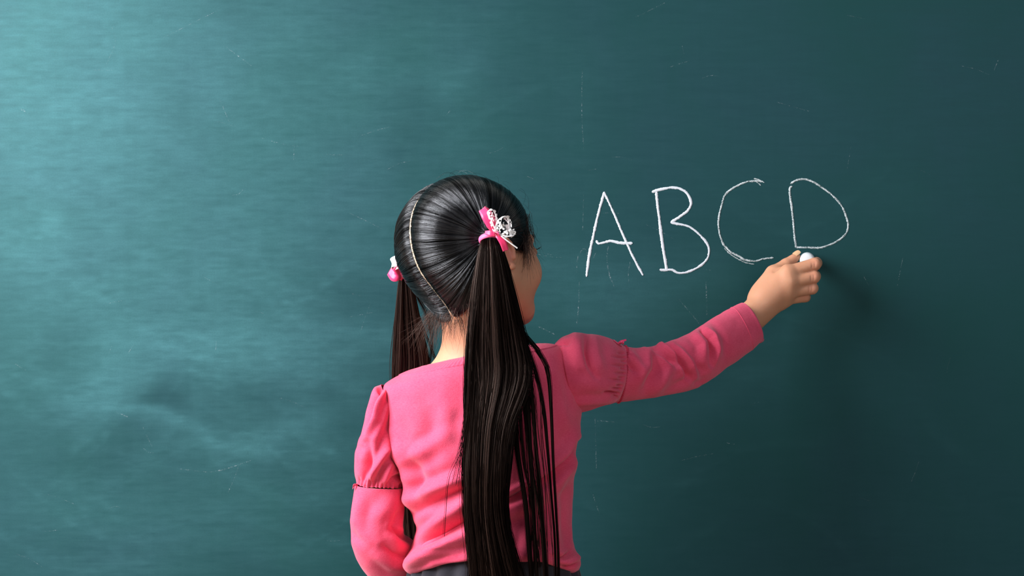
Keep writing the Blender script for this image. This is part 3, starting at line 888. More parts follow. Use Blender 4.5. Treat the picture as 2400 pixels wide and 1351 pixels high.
gR = [((1462, 828), .8), ((1465, 838), 1.5), ((1466, 847), .6), ((1466, 858), 1.7), ((1465, 865), .6), ((1464, 876), 1.2), ((1462, 886), .7), ((1460, 893), 1.7), ((1457, 905), .7), ((1455, 913), 1.4), ((1450, 923), 1.6), ((1446, 932), .7)]
PFR += gl(gR, (-1, -.10), 22, -4.2*mm, 2.9)
PFR += [(sr([(612, 405), (598, 560), (630, 700), (700, 812)]), 4.5*mm, 14, 2, 1)]
RV, RF, _ = loft(PUFF_R, 170, 260, 2.0, PFR, 1.1*mm, 30, 3.4, 1.9)
o = mesh_np('puff_sleeve', RV, RF, m_pink.m, shirt)
LOW_R = [
    (1462, 811, -.279, 1442, 945, -.279, .038),
    (1490, 816, -.268, 1488, 938, -.268, .036),
    (1525, 812, -.248, 1540, 930, -.248, .035),
    (1560, 803, -.228, 1590, 922, -.226, .034),
    (1598, 790, -.208, 1622, 914, -.206, .034),
    (1636, 770, -.186, 1660, 893, -.184, .034),
    (1672, 746, -.160, 1705, 862, -.160, .033),
    (1706, 726, -.135, 1752, 829, -.135, .031),
    (1737, 711, -.112, 1783, 803, -.112, .029),
    (1740, 713, -.108, 1782, 800, -.108, .027),
    (1737, 716, -.112, 1776, 797, -.112, .026)]
LFR = [(sr([(1190, 520), (1290, 560), (1360, 620), (1440, 700)]), -6*mm, 7), (sr([(1250, 500), (1380, 600), (1460, 640)]), 3*mm, 7),
       (sr([(1370, 510), (1440, 590), (1500, 680), (1575, 820)]), -6*mm, 6), (sr([(1470, 560), (1580, 680), (1620, 800)]), 3.5*mm, 8),
       (sr([(1690, 380), (1760, 450), (1790, 560), (1775, 700)]), -4.5*mm, 4.5), (sr([(1740, 360), (1830, 480), (1840, 640)]), 2.5*mm, 9),
       (sr([(1620, 400), (1700, 500), (1710, 660)]), 3.5*mm, 9),
       (sr([(1250, 600), (1270, 740), (1160, 930)]), -3*mm, 10), (sr([(1180, 560), (1170, 700), (1090, 860)]), 3*mm, 12),
       (sr([(980, 600), (1010, 680), (1080, 760)]), -3*mm, 6), (sr([(1030, 580), (1080, 650), (1120, 760)]), 2.5*mm, 8),
       (sr([(1400, 720), (1340, 830), (1250, 960)]), 3*mm, 12), (sr([(1590, 760), (1520, 850), (1430, 910)]), -2.5*mm, 8),
       (sr([(1640, 680), (1700, 760), (1680, 830)]), -2*mm, 8), (sr([(1600, 860), (1680, 870), (1760, 800)]), -1.5*mm, 6),
       (sr([(2140, 130), (2210, 300), (2230, 500)]), 0, 5)]
LFR += [(sr([(1190, 520), (1290, 560), (1360, 620), (1440, 700)]), 5*mm, 13, 2, 1),
        (sr([(1370, 510), (1440, 590), (1500, 680), (1575, 820)]), 5*mm, 13, 2, 1),
        (sr([(1700, 370), (1770, 450), (1795, 560), (1775, 700)]), 4*mm, 14, 2, -1)]
LRV, LRF, LRS = loft(LOW_R, 360, 240, 2.1, LFR, .9*mm, 34, 3.4, 1.9)
low = mesh_np('lower_sleeve', LRV, LRF, m_pink.m, shirt)
sol = low.modifiers.new('thick', 'SOLIDIFY'); sol.thickness = .0013; sol.offset = -1
# cuff hem stitch and gathering seams
def ring_of(V, m, i): return V[i * m:(i + 1) * m]
def bead(ringp, r, amp, cnt):
    k = np.arange(len(ringp)); return tube(ringp, r * (1 + amp * np.sin(k / len(ringp) * 2 * math.pi * cnt)), 8, True)
def seam_ring(V, m, i, out, r, cnt, amp=.45):
    R_ = ring_of(V, m, i); c = R_.mean(0)
    return bead(R_ + nrm(R_ - c) * out, r, amp, cnt)
for (V_, m_, i_, out, r_, cnt) in ((LRV, 240, 5, .0002, .0013, 70), (LRV, 240, 316, .0000, .0006, 120)):
    v, f = seam_ring(V_, m_, i_, out, r_, cnt); mesh_np('seam', v, f, m_seam.m if i_ < 20 else m_pink.m, shirt)

# --- left sleeve (hanging arm)
def sl4(l): return [(800 + a / 2.544, 820 + b / 2.544) for a, b in l]
PUFF_L = [
    (893, 901, -.352, 940, 932, -.356, .022),
    (878, 910, -.352, 944, 962, -.356, .036),
    (864, 948, -.352, 938, 990, -.356, .040),
    (850, 995, -.352, 936, 1025, -.355, .046),
    (840, 1040, -.352, 945, 1068, -.354, .049),
    (835, 1080, -.352, 950, 1100, -.353, .048),
    (832, 1112, -.352, 951, 1122, -.352, .043),
    (834, 1134, -.352, 948, 1142, -.352, .038)]
PFL = [(sl4([(245, 215), (200, 300), (165, 400), (130, 500)]), -5*mm, 7), (sl4([(262, 235), (225, 320), (200, 420), (130, 560)]), 4*mm, 7),
       (sl4([(255, 300), (240, 400), (200, 520), (150, 640)]), 3*mm, 12), (sl4([(175, 560), (165, 650), (145, 780)]), -4*mm, 7),
       (sl4([(280, 520), (270, 600), (220, 700), (150, 800)]), 3.5*mm, 10), (sl4([(270, 640), (230, 730), (190, 800)]), -3*mm, 7),
       (sl4([(300, 680), (270, 740), (250, 800)]), 2.5*mm, 7), (sl4([(370, 740), (320, 770), (280, 810)]), -3.5*mm, 6),
       (sl4([(110, 480), (100, 600), (95, 740)]), 2*mm, 8), (sl4([(300, 540), (340, 660), (380, 720)]), -2*mm, 10)]
gL = [((840, 1136), 1.0), ((849, 1139), 1.6), ((858, 1140), 1.1), ((867, 1141), 1.6), ((877, 1142), .9), ((886, 1143), 1.3), ((896, 1145), .8), ((905, 1147), 1.2), ((915, 1147), .7), ((926, 1145), .9), ((937, 1143), .7)]
PFL += gl(gL, (.12, -1), 22, -2.8*mm, 2.6)
LV, LF, _ = loft(PUFF_L, 200, 220, 2.0, PFL, 1.2*mm, 30, 0.0, 2.0)
mesh_np('puff_sleeve', LV, LF, m_pink.m, shirt)
LOW_L = [
    (833, 1136, -.352, 949, 1143, -.352, .037),
    (831, 1160, -.352, 948, 1165, -.352, .036),
    (827, 1200, -.352, 944, 1205, -.350, .036),
    (824, 1245, -.350, 943, 1240, -.346, .036),
    (829, 1285, -.345, 952, 1266, -.335, .036),
    (846, 1325, -.334, 976, 1280, -.318, .035),
    (876, 1362, -.316, 996, 1302, -.298, .033),
    (916, 1395, -.292, 1020, 1328, -.275, .030),
    (955, 1420, -.262, 1045, 1352, -.250, .027),
    (962, 1422, -.258, 1046, 1356, -.247, .024)]
LFL = [(sl4([(300, 1060), (350, 1110), (400, 1140)]), -4*mm, 6), (sl4([(280, 1110), (340, 1160), (400, 1190)]), 3*mm, 8),
       (sl4([(250, 1170), (320, 1220), (400, 1240)]), -3.5*mm, 7), (sl4([(200, 1220), (300, 1290), (380, 1310)]), 3*mm, 10),
       (sl4([(70, 1060), (90, 1120), (130, 1160)]), -2*mm, 8), (sl4([(110, 870), (105, 960), (90, 1060)]), 2*mm, 12),
       (sl4([(330, 860), (270, 950), (180, 1010)]), 2*mm, 16), (sl4([(200, 900), (160, 1000), (150, 1100)]), -1.8*mm, 16),
       (sl4([(360, 950), (330, 1000), (300, 1080)]), -2.5*mm, 8)]
LLV, LLF, _ = loft(LOW_L, 320, 220, 2.1, LFL, 1.0*mm, 30)
low = mesh_np('lower_sleeve', LLV, LLF, m_pink.m, shirt)
sol = low.modifiers.new('thick', 'SOLIDIFY'); sol.thickness = .0013; sol.offset = -1
v, f = seam_ring(LLV, 220, 3, .0002, .0009, 60); mesh_np('seam', v, f, m_pink.m, shirt)

# ribbon strips with thickness (bows)
def strip(path, widths, wdir, th=.0006):
    path = np.asarray(path, float); n = max(14, 8 * len(path)); c = catmull(path, n)
    w = np.interp(np.linspace(0, 1, n), np.linspace(0, 1, len(widths)), widths) * .5
    wd = nrm(np.asarray(wdir, float)); t = nrm(np.gradient(c, axis=0))
    s = nrm(wd - t * (t @ wd)[:, None]); nn = np.cross(t, s)
    prof_ = [(-1, -1), (-.5, -1.4), (0, -1.5), (.5, -1.4), (1, -1), (1, 1), (.5, .7), (0, .6), (-.5, .7), (-1, 1)]
    V = np.stack([c + s * (w * a)[:, None] + nn * (th * .5 * b) for a, b in prof_], 1)
    F = grid_faces(n, len(prof_))
    cap = []
    V = V.reshape(-1, 3); m = len(prof_)
    q = [[0, 1, 8, 9], [1, 2, 7, 8], [2, 3, 6, 7], [3, 4, 5, 6]]
    F = np.concatenate([F, np.array(q)[:, ::-1], np.array(q) + (n - 1) * m])
    return V, F
v, f = merge([strip([P(1448, 805, -.312), P(1456, 801, -.318), P(1468, 797, -.316)], [.002, .0035, .002], (0, .3, 1)),
              strip([P(1452, 806, -.312), P(1462, 803, -.320), P(1459, 809, -.312)], [.002, .003, .002], (0, .5, 1)),
              strip([P(1438, 797, -.308), P(1448, 805, -.314), P(1458, 812, -.305)], [.002, .003, .002], (0, 1, .4))])
mesh_np('ribbon_bow', v, f, m_ribbon.m, shirt, label='tiny pink ribbon bow at the sleeve seam')
v, f = merge([strip([P(838, 1138, -.37), P(832, 1139, -.372), P(827, 1146, -.368)], [.002, .0035, .002], (0, 1, .3)),
              strip([P(838, 1136, -.37), P(830, 1136, -.374), P(828, 1142, -.37)], [.002, .003, .003], (0, 1, -.3))])
mesh_np('ribbon_bow', v, f, m_ribbon.m, shirt, label='tiny pink ribbon bow at the sleeve seam')

# --- skirt, socks, shoes
th = np.linspace(0, 2 * math.pi, 360, endpoint=False)
SK = []
for i, z in enumerate(np.linspace(.668, .30, 60)):
    t = i / 59; rx = .099 + .080 * t ** 1.1; ry = .074 + .075 * t ** 1.1
    pl = 1 + .055 * min(1, t * 5) * np.sin(th * 22)
    cx = P(1157, 1300, -.35)[0]
    SK.append(np.stack([cx + rx * pl * np.cos(th), -.35 + ry * pl * np.sin(th), np.full(360, z)], 1))
skirt = mesh_np('skirt', np.concatenate(SK), grid_faces(60, 360), m_skirt.m, person, off=POFF)
sol = skirt.modifiers.new('thick', 'SOLIDIFY'); sol.thickness = .0015
WB = [np.stack([cx + (.1000 + .0008 * k) * np.cos(th), -.35 + (.0755 + .0008 * k) * np.sin(th), np.full(360, z)], 1) for k, z in ((0, .671), (1, .669), (2, .655), (1, .637), (0, .634))]
mesh_np('waistband', np.concatenate(WB), grid_faces(5, 360), m_skirt.m, skirt)
for s in (-1, 1):
    hx = -.024 + s * .048 + s * .006
    pa = [(hx, -.352, z) for z in np.linspace(.15, .055, 12)]
    v, f = tube(pa, np.interp(np.linspace(0, 1, 12), [0, .1, .5, 1], [.030, .0285, .026, .026]), 28)
    mesh_np('sock', v, f, m_sock.m, person, off=POFF)
    # shoe: sole and upper
    n = 40; a = np.linspace(0, 2 * math.pi, n, endpoint=False)
    def foot(sc_, z, front=1.0):
        u = np.sin(a); w = np.cos(a)
        xx = hx + s * .006 * (u + 1) + w * (.031 - .005 * np.abs(u) + .004 * u) * sc_
        yy = -.318 + u * .088 * sc_ * front
        return np.stack([xx, yy, np.full(n, z)], 1)
    rings = [foot(.98, .001), foot(1.0, .004), foot(1.0, .012)]
    o = mesh_np('shoe', np.concatenate([foot(.97, .012), foot(.98, .022), foot(.93, .036), foot(.80, .047) + [0, -.006, 0], foot(.62, .056) + [0, -.018, 0], foot(.52, .060) + [0, -.026, 0]]),
                grid_faces(6, n), m_shoe.m, person, off=POFF)
    v = np.concatenate(rings + [foot(.2, .001)]); mesh_np('sole', np.concatenate([foot(.01, .001), foot(.98, .001), foot(1.0, .004), foot(1.0, .012), foot(.96, .0125)]), grid_faces(5, n), m_shoe.m, o)

# ------------------------------------------------------------------ hair
def strands_mesh(name, Pts, rad, mat, parent, shade=None, seg=3, extra=None, label=None, off=POFF):
    """Pts (n,m,3); rad (n,m) or scalar"""
    n, m, _ = Pts.shape
    T = nrm(np.gradient(Pts, axis=1))
    ref = nrm(rng.normal(size=(n, 1, 3)))
    U = nrm(np.cross(T, ref)); W = np.cross(T, U)
    a = np.linspace(0, 2 * math.pi, seg, endpoint=False)
    r = np.broadcast_to(rad, (n, m))[..., None]
    V = np.stack([Pts + r * (U * math.cos(x) + W * math.sin(x)) for x in a], 2)   # n,m,seg,3
    base = grid_faces(m, seg)
    F = (base[None] + (np.arange(n) * m * seg)[:, None, None]).reshape(-1, 4)
    V = V.reshape(-1, 3)
    sh = np.repeat(shade if shade is not None else rng.random(n), m * seg)
    if extra:
        for v, f in extra:
            F = np.concatenate([F, f + len(V)]); V = np.concatenate([V, v]); sh = np.concatenate([sh, np.zeros(len(v))])
    o = mesh_np(name, V, F, mat, parent, True, label, off)
    a_ = o.data.attributes.new('shade', 'FLOAT', 'POINT'); a_.data.foreach_set('value', sh.astype(np.float32))
    return o

def slerp(a, b, t):
    la, lb = np.linalg.norm(a, axis=-1, keepdims=True), np.linalg.norm(b, axis=-1, keepdims=True)
    an, bn = a / la, b / lb
    om = np.arccos(np.clip((an * bn).sum(-1, keepdims=True), -1, 1)); so = np.sin(om) + 1e-9
    d = np.sin((1 - t) * om) / so * an + np.sin(t * om) / so * bn
    return d * (la * (1 - t) + lb * t)

# boundary of one side in head coordinates (s=-1 right, +1 left): parting, nape, behind the ear, temple, forehead
def boundary(s, off_mid):
    om2 = off_mid * .8
    pts = [(.074, off_mid, .046), (.050, off_mid, .068), (.020, off_mid, .078), (-.020, off_mid * 1.2, .078), (-.058, off_mid, .060),
           (-.085, off_mid, .030), (-.095, off_mid, .0), (-.092, off_mid, -.030), (-.080, off_mid * .8, -.058), (-.068, om2, -.082), (-.058, om2 + .002, -.104),
           (-.050, .018, -.103), (-.040, .034, -.092), (-.026, .048, -.074), (-.018, .062, -.052), (-.014, .072, -.030),
           (-.004, .078, -.006), (.014, .076, -.012), (.024, .073, -.024), (.033, .070, -.030), (.042, .067, -.018), (.054, .061, .004), (.067, .049, .024), (.077, .029, .038), (.074, off_mid, .046)]
    q = np.array(pts); q[:, 1] *= s
    return q

TIE_R = toH(P(1150, 556, -.440)[None])[0]
TIE_L = toH(P(945, 634, -.318)[None])[0]
def paths(s, tie, bpts, m, h0, h1, ease=1.0, disc=None, bow=0.0, lockoff=None):
    """bpts (n,3) head coords -> strands (n,m,3) world"""
    t = np.linspace(0, 1, m)[None, :, None]
    c0 = np.array([-.005, 0, -.012])
    A_ = (bpts - c0)[:, None]; B_ = (tie - c0)[None, None]
    X = slerp(np.broadcast_to(A_, (len(bpts), m, 3)), np.broadcast_to(B_, (len(bpts), m, 3)), t ** ease) + c0
    if bow is not None:
        X = X + np.array([0, 0, -1.]) * (bow * np.sin(math.pi * t))
    if disc is not None and len(bpts) > 1000:
        if lockoff is not None: X = X + lockoff[:, None] * np.sin(math.pi * t) ** .7
        X = X + Rh.normal(0, .0004, (len(bpts), 1, 3)) * np.sin(math.pi * t) + Rh.normal(0, .00035, (len(bpts), 1, 3)) * np.sin(2.6 * math.pi * t)
    W = Hn(X.reshape(-1, 3))
    hh = (h0[:, None] * np.minimum(1, t[..., 0] * 12 + .15) + h1[:, None] * (np.sin(math.pi * np.minimum(1, t[..., 0] * .9)) ** .7)).reshape(-1)
    for _ in range(4):
        d = sdf_hn(W); g = grad(sdf_hn, W)
        W = W - g * (d - hh)[:, None]
    W = W.reshape(len(bpts), m, 3)
    # leave the head towards the tie
    u = np.clip((t - .80) / .20, 0, 1); u = u * u * (3 - 2 * u)
    end = Hn(tie[None])[0] + (disc[:, None] if disc is not None else 0)
    W = W * (1 - u) + (W * .0 + end) * u
    return W

def sample_boundary(B, n, R):
    seg = np.linalg.norm(np.diff(B, axis=0), axis=1); cum = np.concatenate([[0], np.cumsum(seg)])
    q = np.sort(R.uniform(0, cum[-1], n))
    return np.stack([np.interp(q, cum, B[:, k]) for k in range(3)], 1)

hair_root = None
caps = []
Rh = np.random.default_rng(5)
all_str, all_sh = [], []
for s, tie in ((-1, TIE_R), (1, TIE_L)):
    B = catmull(boundary(s, .0025), 320)
    W = paths(s, tie, B, 40, np.full(320, .0008), np.full(320, .0032), 1.0, np.zeros((320, 3)))
    v = np.swapaxes(W, 0, 1).reshape(-1, 3)
    f = grid_faces(40, 320, False)
    caps.append((v, f))
    n = 7500 if s == -1 else 6000
    bp = sample_boundary(catmull(boundary(s, .0021), 400), n, Rh)
    if s == 1: bp = np.concatenate([bp, sample_boundary(catmull(boundary(s, .0021)[8:15], 200), 1600, Rh)]); n = len(bp)
    fr_ = np.clip((bp[:, 0] - .02) / .02, 0, 1)[:, None] * (np.abs(bp[:, 1:2]) > .01)
    bp = bp + Rh.normal(0, .0006, bp.shape) + fr_ * Rh.normal(0, .0032, bp.shape) + fr_ * [0.002, 0, -.002]
    # clumps: strands of a lock share height and shade
    def locks(k, R=Rh):
        w_ = R.uniform(.4, 1.6, n // k + 4); e_ = np.cumsum(w_) / w_.sum() * n * 1.02
        return np.searchsorted(e_, np.arange(n))
    bp = bp[np.arange(n)]
    la, lb, lc = locks(9), locks(26), locks(70)
    va, vb_, vc = Rh.random(n)[la], Rh.random(n)[lb], Rh.random(n)[lc]
    lh = .35 * va + .35 * vb_ + .3 * vc
    h0 = .0018 + Rh.uniform(0, .0010, n); h1 = .0030 + .0030 * lh + Rh.uniform(0, .0008, n)
    disc = Rh.normal(0, .0030, (n, 3))
    lockoff = Rh.normal(0, .0011, (n, 3))[lb] + Rh.normal(0, .0006, (n, 3))[la]
    W = paths(s, tie, bp, 30, h0, h1, 1.0, disc, .0035, lockoff)
    all_str.append(W); all_sh.append(np.clip((lh - .22) * 1.9, 0, 1) ** 1.5 * (.6 + .4 * Rh.random(n)))
# short loose hairs at the nape and temples
def wisps(starts, dirs, ln, n, R, curl=.006, m=22, grav=.4):
    S = np.repeat(np.array(starts), n // len(starts) + 1, 0)[:n]; Dr = np.repeat(np.array(dirs), n // len(dirs) + 1, 0)[:n]
    S = S + R.normal(0, .004, S.shape); Dr = nrm(nrm(Dr) + R.normal(0, .22, Dr.shape))
    L_ = R.uniform(ln * .35, ln, n)
    t = np.linspace(0, 1, m)[None, :, None]
    c = R.normal(0, curl, (n, 1, 3))
    return S[:, None] + Dr[:, None] * (L_[:, None, None] * t) + c * (t ** 2) + np.array([0, 0, -1.]) * (grav * L_[:, None, None] * t ** 2)
wl = [wisps([Hn([(-.058, .0 + k * .012, -.100)])[0] for k in range(-1, 4)], [np.array([-.35, -.2, -1.])] * 5, .030, 170, Rh),
      wisps([Hn([(-.052, .030, -.092)])[0], Hn([(-.04, .045, -.08)])[0]], [np.array([-.75, .1, -.6])] * 2, .042, 130, Rh, .010),
      wisps([Hn([(-.050, -.012, -.104)])[0], Hn([(-.040, -.03, -.095)])[0]], [np.array([.1, -.2, -1.])] * 2, .028, 90, Rh),
      wisps([Hn([(.030 + .005 * k, -.074 + .0025 * k, -.026 + .010 * k)])[0] for k in range(5)], [np.array([.10 - .03 * k, -.06, -1.]) for k in range(5)], .046, 260, Rh, .004, grav=.1)]
allv = np.concatenate(all_str); 
hair = strands_mesh('hair', allv, .00030, m_hair.m, person, np.concatenate(all_sh), label='sleek black hair parted down the back')
v, f = merge(caps); mesh_np('hair_base', v, f, m_under.m, hair)
wa = np.concatenate(wl)
tp = np.linspace(1, .25, wa.shape[1])[None] * .00020
strands_mesh('loose_hair', wa, tp, m_tail.m, hair, label='fine loose hairs at the nape and temple')['kind'] = 'stuff'
# flyaways over the crown
fs = sample_boundary(boundary(-1, .01), 60, Rh); fw = Hn(fs); g = grad(sdf_hn, fw)
fl = fw[:, None] + g[:, None] * (.004 + .006 * np.sin(np.linspace(0, math.pi, 22)))[None, :, None] + nrm(np.cross(g, Rh.normal(size=g.shape)))[:, None] * (np.linspace(0, .03, 22))[None, :, None]
fl = fl[fw[:, 2] > HC[2]]
strands_mesh('flyaway_hair', fl, .00010, m_hair.m, hair)['kind'] = 'stuff'

# --- pigtails
def fill_tail(rows, n, m, R, nclump=46, tight=.22, y_wave=.004, end_jit=.25):
    """rows: (t, xl, xr, py, depth, dthick); strands keep their place across the tail, grouped in locks"""
    rows = np.array(rows, float); t = np.linspace(0, 1, m)
    xl, xr, py, dp, th_ = [catmull(np.stack([rows[:, 0] * 1000, rows[:, k], 0 * rows[:, 0]], 1), m)[:, 1] for k in (1, 2, 3, 4, 5)]
    ca = R.uniform(-1, 1, nclump); ca = np.sign(ca) * np.abs(ca) ** .9; cb = R.uniform(-1, 1, nclump)
    cph = R.uniform(0, 6.28, (nclump, 2)); cfr = R.uniform(3, 8, nclump); cam_ = R.uniform(.04, .20, nclump)
    k = R.integers(0, nclump, n)
    a = ca[k] + R.normal(0, tight, n); b = cb[k] + R.normal(0, tight, n)
    a = np.clip(a, -1.02, 1.02); b = np.clip(b, -1.1, 1.1)
    T = t[None]
    wav = cam_[k][:, None] * np.sin(cfr[k][:, None] * T + cph[k, 0][:, None]) * T ** .5
    wav2 = cam_[k][:, None] * np.sin(cfr[k][:, None] * T * 1.3 + cph[k, 1][:, None]) * T ** .5
    clump_close = 1 - .30 * T
    aa = ca[k][:, None] + (a - ca[k])[:, None] * clump_close + wav + .02 * R.normal(0, 1, (n, 1)) * np.sin(T * 9 + R.uniform(0, 6, (n, 1)))
    bb = cb[k][:, None] + (b - cb[k])[:, None] * clump_close + wav2
    ph2 = R.uniform(0, 6.28, (n, 2)); loose = (R.random(n) < .16)[:, None] * R.uniform(.06, .26, (n, 1))
    aa = aa + loose * np.sin(T * R.uniform(3, 10, (n, 1)) + ph2[:, :1]) * T ** .4; bb = bb + (loose > 0) * .25 + loose * np.sin(T * 7 + ph2[:, 1:])
    cxp = (xl + xr) / 2; hw = (xr - xl) / 2
    # strands end at different heights
    stop = 1 - end_jit * R.random(n) ** 2
    tt = t[None] * stop[:, None]
    def at(arr2): # resample each strand at tt
        idx = tt * (m - 1); i0 = np.clip(idx.astype(int), 0, m - 2); fr = idx - i0
        rws = np.arange(n)[:, None]
        return arr2[rws, i0] * (1 - fr) + arr2[rws, i0 + 1] * fr
    full = lambda v: np.broadcast_to(v, (n, m))
    PXs = at(full(cxp) + aa * full(hw)); PYs = at(full(py)); DPs = at(full(dp) + bb * full(th_) * np.sqrt(np.clip(1 - .6 * aa ** 2, .1, 1)))
    s_ = (DPs - CAM_Y) / FPX
    return np.stack([(PXs - 1200) * s_, DPs, ZC + (675.5 - PYs) * s_], -1), k, (R.random(nclump))[k]

Rt = np.random.default_rng(11)
rowsR = [(0, 1136, 1164, 548, -.440, .005), (.03, 1128, 1172, 566, -.452, .010), (.10, 1119, 1188, 610, -.456, .014), (.20, 1109, 1207, 690, -.456, .017),
         (.32, 1101, 1228, 790, -.455, .016), (.42, 1097, 1240, 870, -.458, .014), (.55, 1094, 1204, 980, -.464, .013), (.68, 1092, 1192, 1080, -.466, .013),
         (.80, 1094, 1190, 1180, -.464, .013), (.90, 1103, 1208, 1280, -.464, .012), (1.0, 1112, 1238, 1400, -.462, .011)]
sR, kR, shR = fill_tail(rowsR, 3000, 40, Rt, 90, .13, end_jit=.3)
def bundle(path, n, R, spread, m=40):
    c = catmull([P(*p) for p in path], m); w = np.interp(np.linspace(0, 1, m), np.linspace(0, 1, len(spread)), spread)
    o1 = nrm(R.normal(size=(n, 1, 3))) * R.uniform(0, 1, (n, 1, 1)) ** .5
    return c[None] + o1 * w[None, :, None] + R.normal(0, .0006, (n, 1, 3)) * np.linspace(0, 1, m)[None, :, None]
def mmb(*a): return [x * .001 for x in a]
S0 = (1156, 560, -.452)
bl = [bundle([S0, (1190, 680, -.456), (1225, 780, -.455), (1262, 825, -.452), (1284, 870, -.452), (1291, 960, -.456), (1296, 1080, -.456), (1303, 1200, -.456), (1308, 1300, -.458), (1309, 1390, -.458)], 46, Rt, mmb(2, 4, 5, 4, 2, 1.6, 1.4, 1.2, 1.2)),
      bundle([S0, (1195, 690, -.455), (1232, 800, -.454), (1258, 880, -.455), (1274, 960, -.458), (1284, 1060, -.458), (1292, 1160, -.458), (1300, 1260, -.459), (1303, 1360, -.459)], 34, Rt, mmb(2, 4, 5, 3, 2, 1.4, 1.2, 1.2)),
      bundle([S0, (1190, 700, -.457), (1222, 800, -.456), (1240, 880, -.458), (1252, 1000, -.46), (1262, 1120, -.46), (1274, 1240, -.46), (1282, 1370, -.46)], 34, Rt, mmb(2, 4, 4, 2.5, 1.6, 1.6, 2)),
      bundle([S0, (1180, 700, -.459), (1212, 800, -.458), (1232, 880, -.459), (1240, 1000, -.461), (1250, 1120, -.462), (1268, 1220, -.462), (1276, 1330, -.462), (1278, 1400, -.46)], 26, Rt, mmb(2, 4, 4, 2.5, 1.2, 1.6, 2)),
      bundle([S0, (1180, 700, -.459), (1206, 800, -.458), (1224, 900, -.460), (1236, 1010, -.462), (1246, 1120, -.462), (1250, 1220, -.462), (1264, 1330, -.462)], 30, Rt, mmb(2, 4, 4, 3, 2.2, 2, 2)),
      bundle([S0, (1180, 700, -.459), (1200, 800, -.459), (1216, 900, -.460), (1220, 1000, -.463), (1232, 1100, -.463), (1248, 1180, -.463), (1256, 1300, -.463), (1262, 1400, -.463)], 26, Rt, mmb(2, 4, 4, 3, 1.6, 1, 1)),
      bundle([S0, (1175, 700, -.459), (1195, 800, -.460), (1205, 900, -.460), (1212, 1050, -.463), (1232, 1180, -.463), (1240, 1280, -.463), (1250, 1400, -.463)], 60, Rt, mmb(2, 4, 5, 5, 4, 4, 4)),
      bundle([S0, (1120, 700, -.468), (1103, 850, -.470), (1098, 960, -.471), (1089, 1040, -.472), (1089, 1130, -.472), (1096, 1210, -.470), (1106, 1290, -.470), (1112, 1380, -.468)], 16, Rt, mmb(2, 3, 2, 1.4, .8, .5, .6, .6)),
      bundle([S0, (1118, 700, -.468), (1102, 850, -.470), (1098, 940, -.472), (1086, 1020, -.472), (1074, 1090, -.470), (1066, 1130, -.466)], 12, Rt, mmb(2, 3, 2, 2, 5, 7)),
      bundle([S0, (1118, 700, -.468), (1102, 850, -.470), (1098, 980, -.472), (1078, 1060, -.472), (1052, 1120, -.470), (1044, 1200, -.468), (1040, 1260, -.466)], 3, Rt, mmb(2, 3, 2, 2, 2, 1, 1))]
# thin single hairs spread over the right of the back
for k in range(26):
    x0 = Rt.uniform(1215, 1262); x1 = x0 + Rt.uniform(10, 50)
    bl.append(bundle([S0, (1185, 700, -.457), (1215, 800, -.457), (x0, 900, -.459), (x0 + (x1 - x0) * .3, 1030, -.461), (x0 + (x1 - x0) * .7, 1160, -.462), (x1, Rt.uniform(1260, 1400), -.462)], 3, Rt, mmb(2, 4, 4, 1, .6, .5)))
sR = np.concatenate([sR] + bl); shR = np.concatenate([shR, Rt.random(len(sR) - len(shR)) * .5])
rad = np.linspace(1, .62, 40)[None] * np.where(np.arange(len(sR)) < 3400, .00034, .00030)[:, None]
def core(rows, shrink, m=60, seg=24):
    rows = np.array(rows, float)
    K = catmull(np.stack([rows[:, 0] * 1000, rows[:, 1], rows[:, 2], rows[:, 3], rows[:, 4], rows[:, 5]], 1), m)
    a = np.linspace(0, 2 * math.pi, seg, endpoint=False); V = []
    for i, r in enumerate(K):
        f_ = shrink * (1 - .75 * (i / (m - 1)) ** 3)
        c = (r[1] + r[2]) / 2; hw = (r[2] - r[1]) / 2 * f_
        V.append([P(c + hw * math.cos(x), r[3], r[4] + r[5] * f_ * math.sin(x)) for x in a])
    return np.array(V).reshape(-1, 3), grid_faces(m, seg)
tailR = strands_mesh('pigtail', sR, rad, m_tail.m, person, np.clip(shR ** 2 * (.3 + .9 * np.random.default_rng(1).random(len(shR))), 0, 1), extra=[core(rowsR[:-4], .50)], label='long pigtail hanging down the back')

rowsL = [(0, 938, 956, 628, -.316, .005), (.04, 936, 962, 645, -.312, .008), (.12, 931, 972, 690, -.306, .012), (.22, 926, 984, 750, -.300, .014), (.34, 923, 1000, 820, -.294, .015),
         (.46, 922, 1004, 880, -.288, .015), (.6, 930, 1000, 980, -.272, .014), (.75, 938, 995, 1100, -.258, .012), (.88, 945, 990, 1220, -.250, .010), (1, 955, 995, 1330, -.246, .008)]
sL, kL, shL = fill_tail(rowsL, 1900, 36, Rt, 40, .18, end_jit=.3)
bl = [bundle([(948, 632, -.316), (968, 700, -.306), (992, 770, -.30), (1010, 815, -.296), (1022, 850, -.292), (1030, 900, -.28)], 14, Rt, mmb(1, 2, 2, 2, 2), 36),
      bundle([(948, 632, -.316), (975, 690, -.31), (1000, 740, -.305), (1012, 790, -.30), (1008, 850, -.292)], 18, Rt, mmb(1, 4, 5, 5, 3), 36)]
sL = np.concatenate([sL] + bl); shL = np.concatenate([shL, Rt.random(len(sL) - len(shL)) * .5])
rad = np.linspace(1, .6, 36)[None] * .00034 + np.zeros((len(sL), 1))
tailL = strands_mesh('pigtail', sL, rad, m_tail.m, person, .25 + .75 * shL * np.random.default_rng(2).random(len(shL)), extra=[core(rowsL[:-2], .7)], label='pigtail falling in front of the far shoulder')

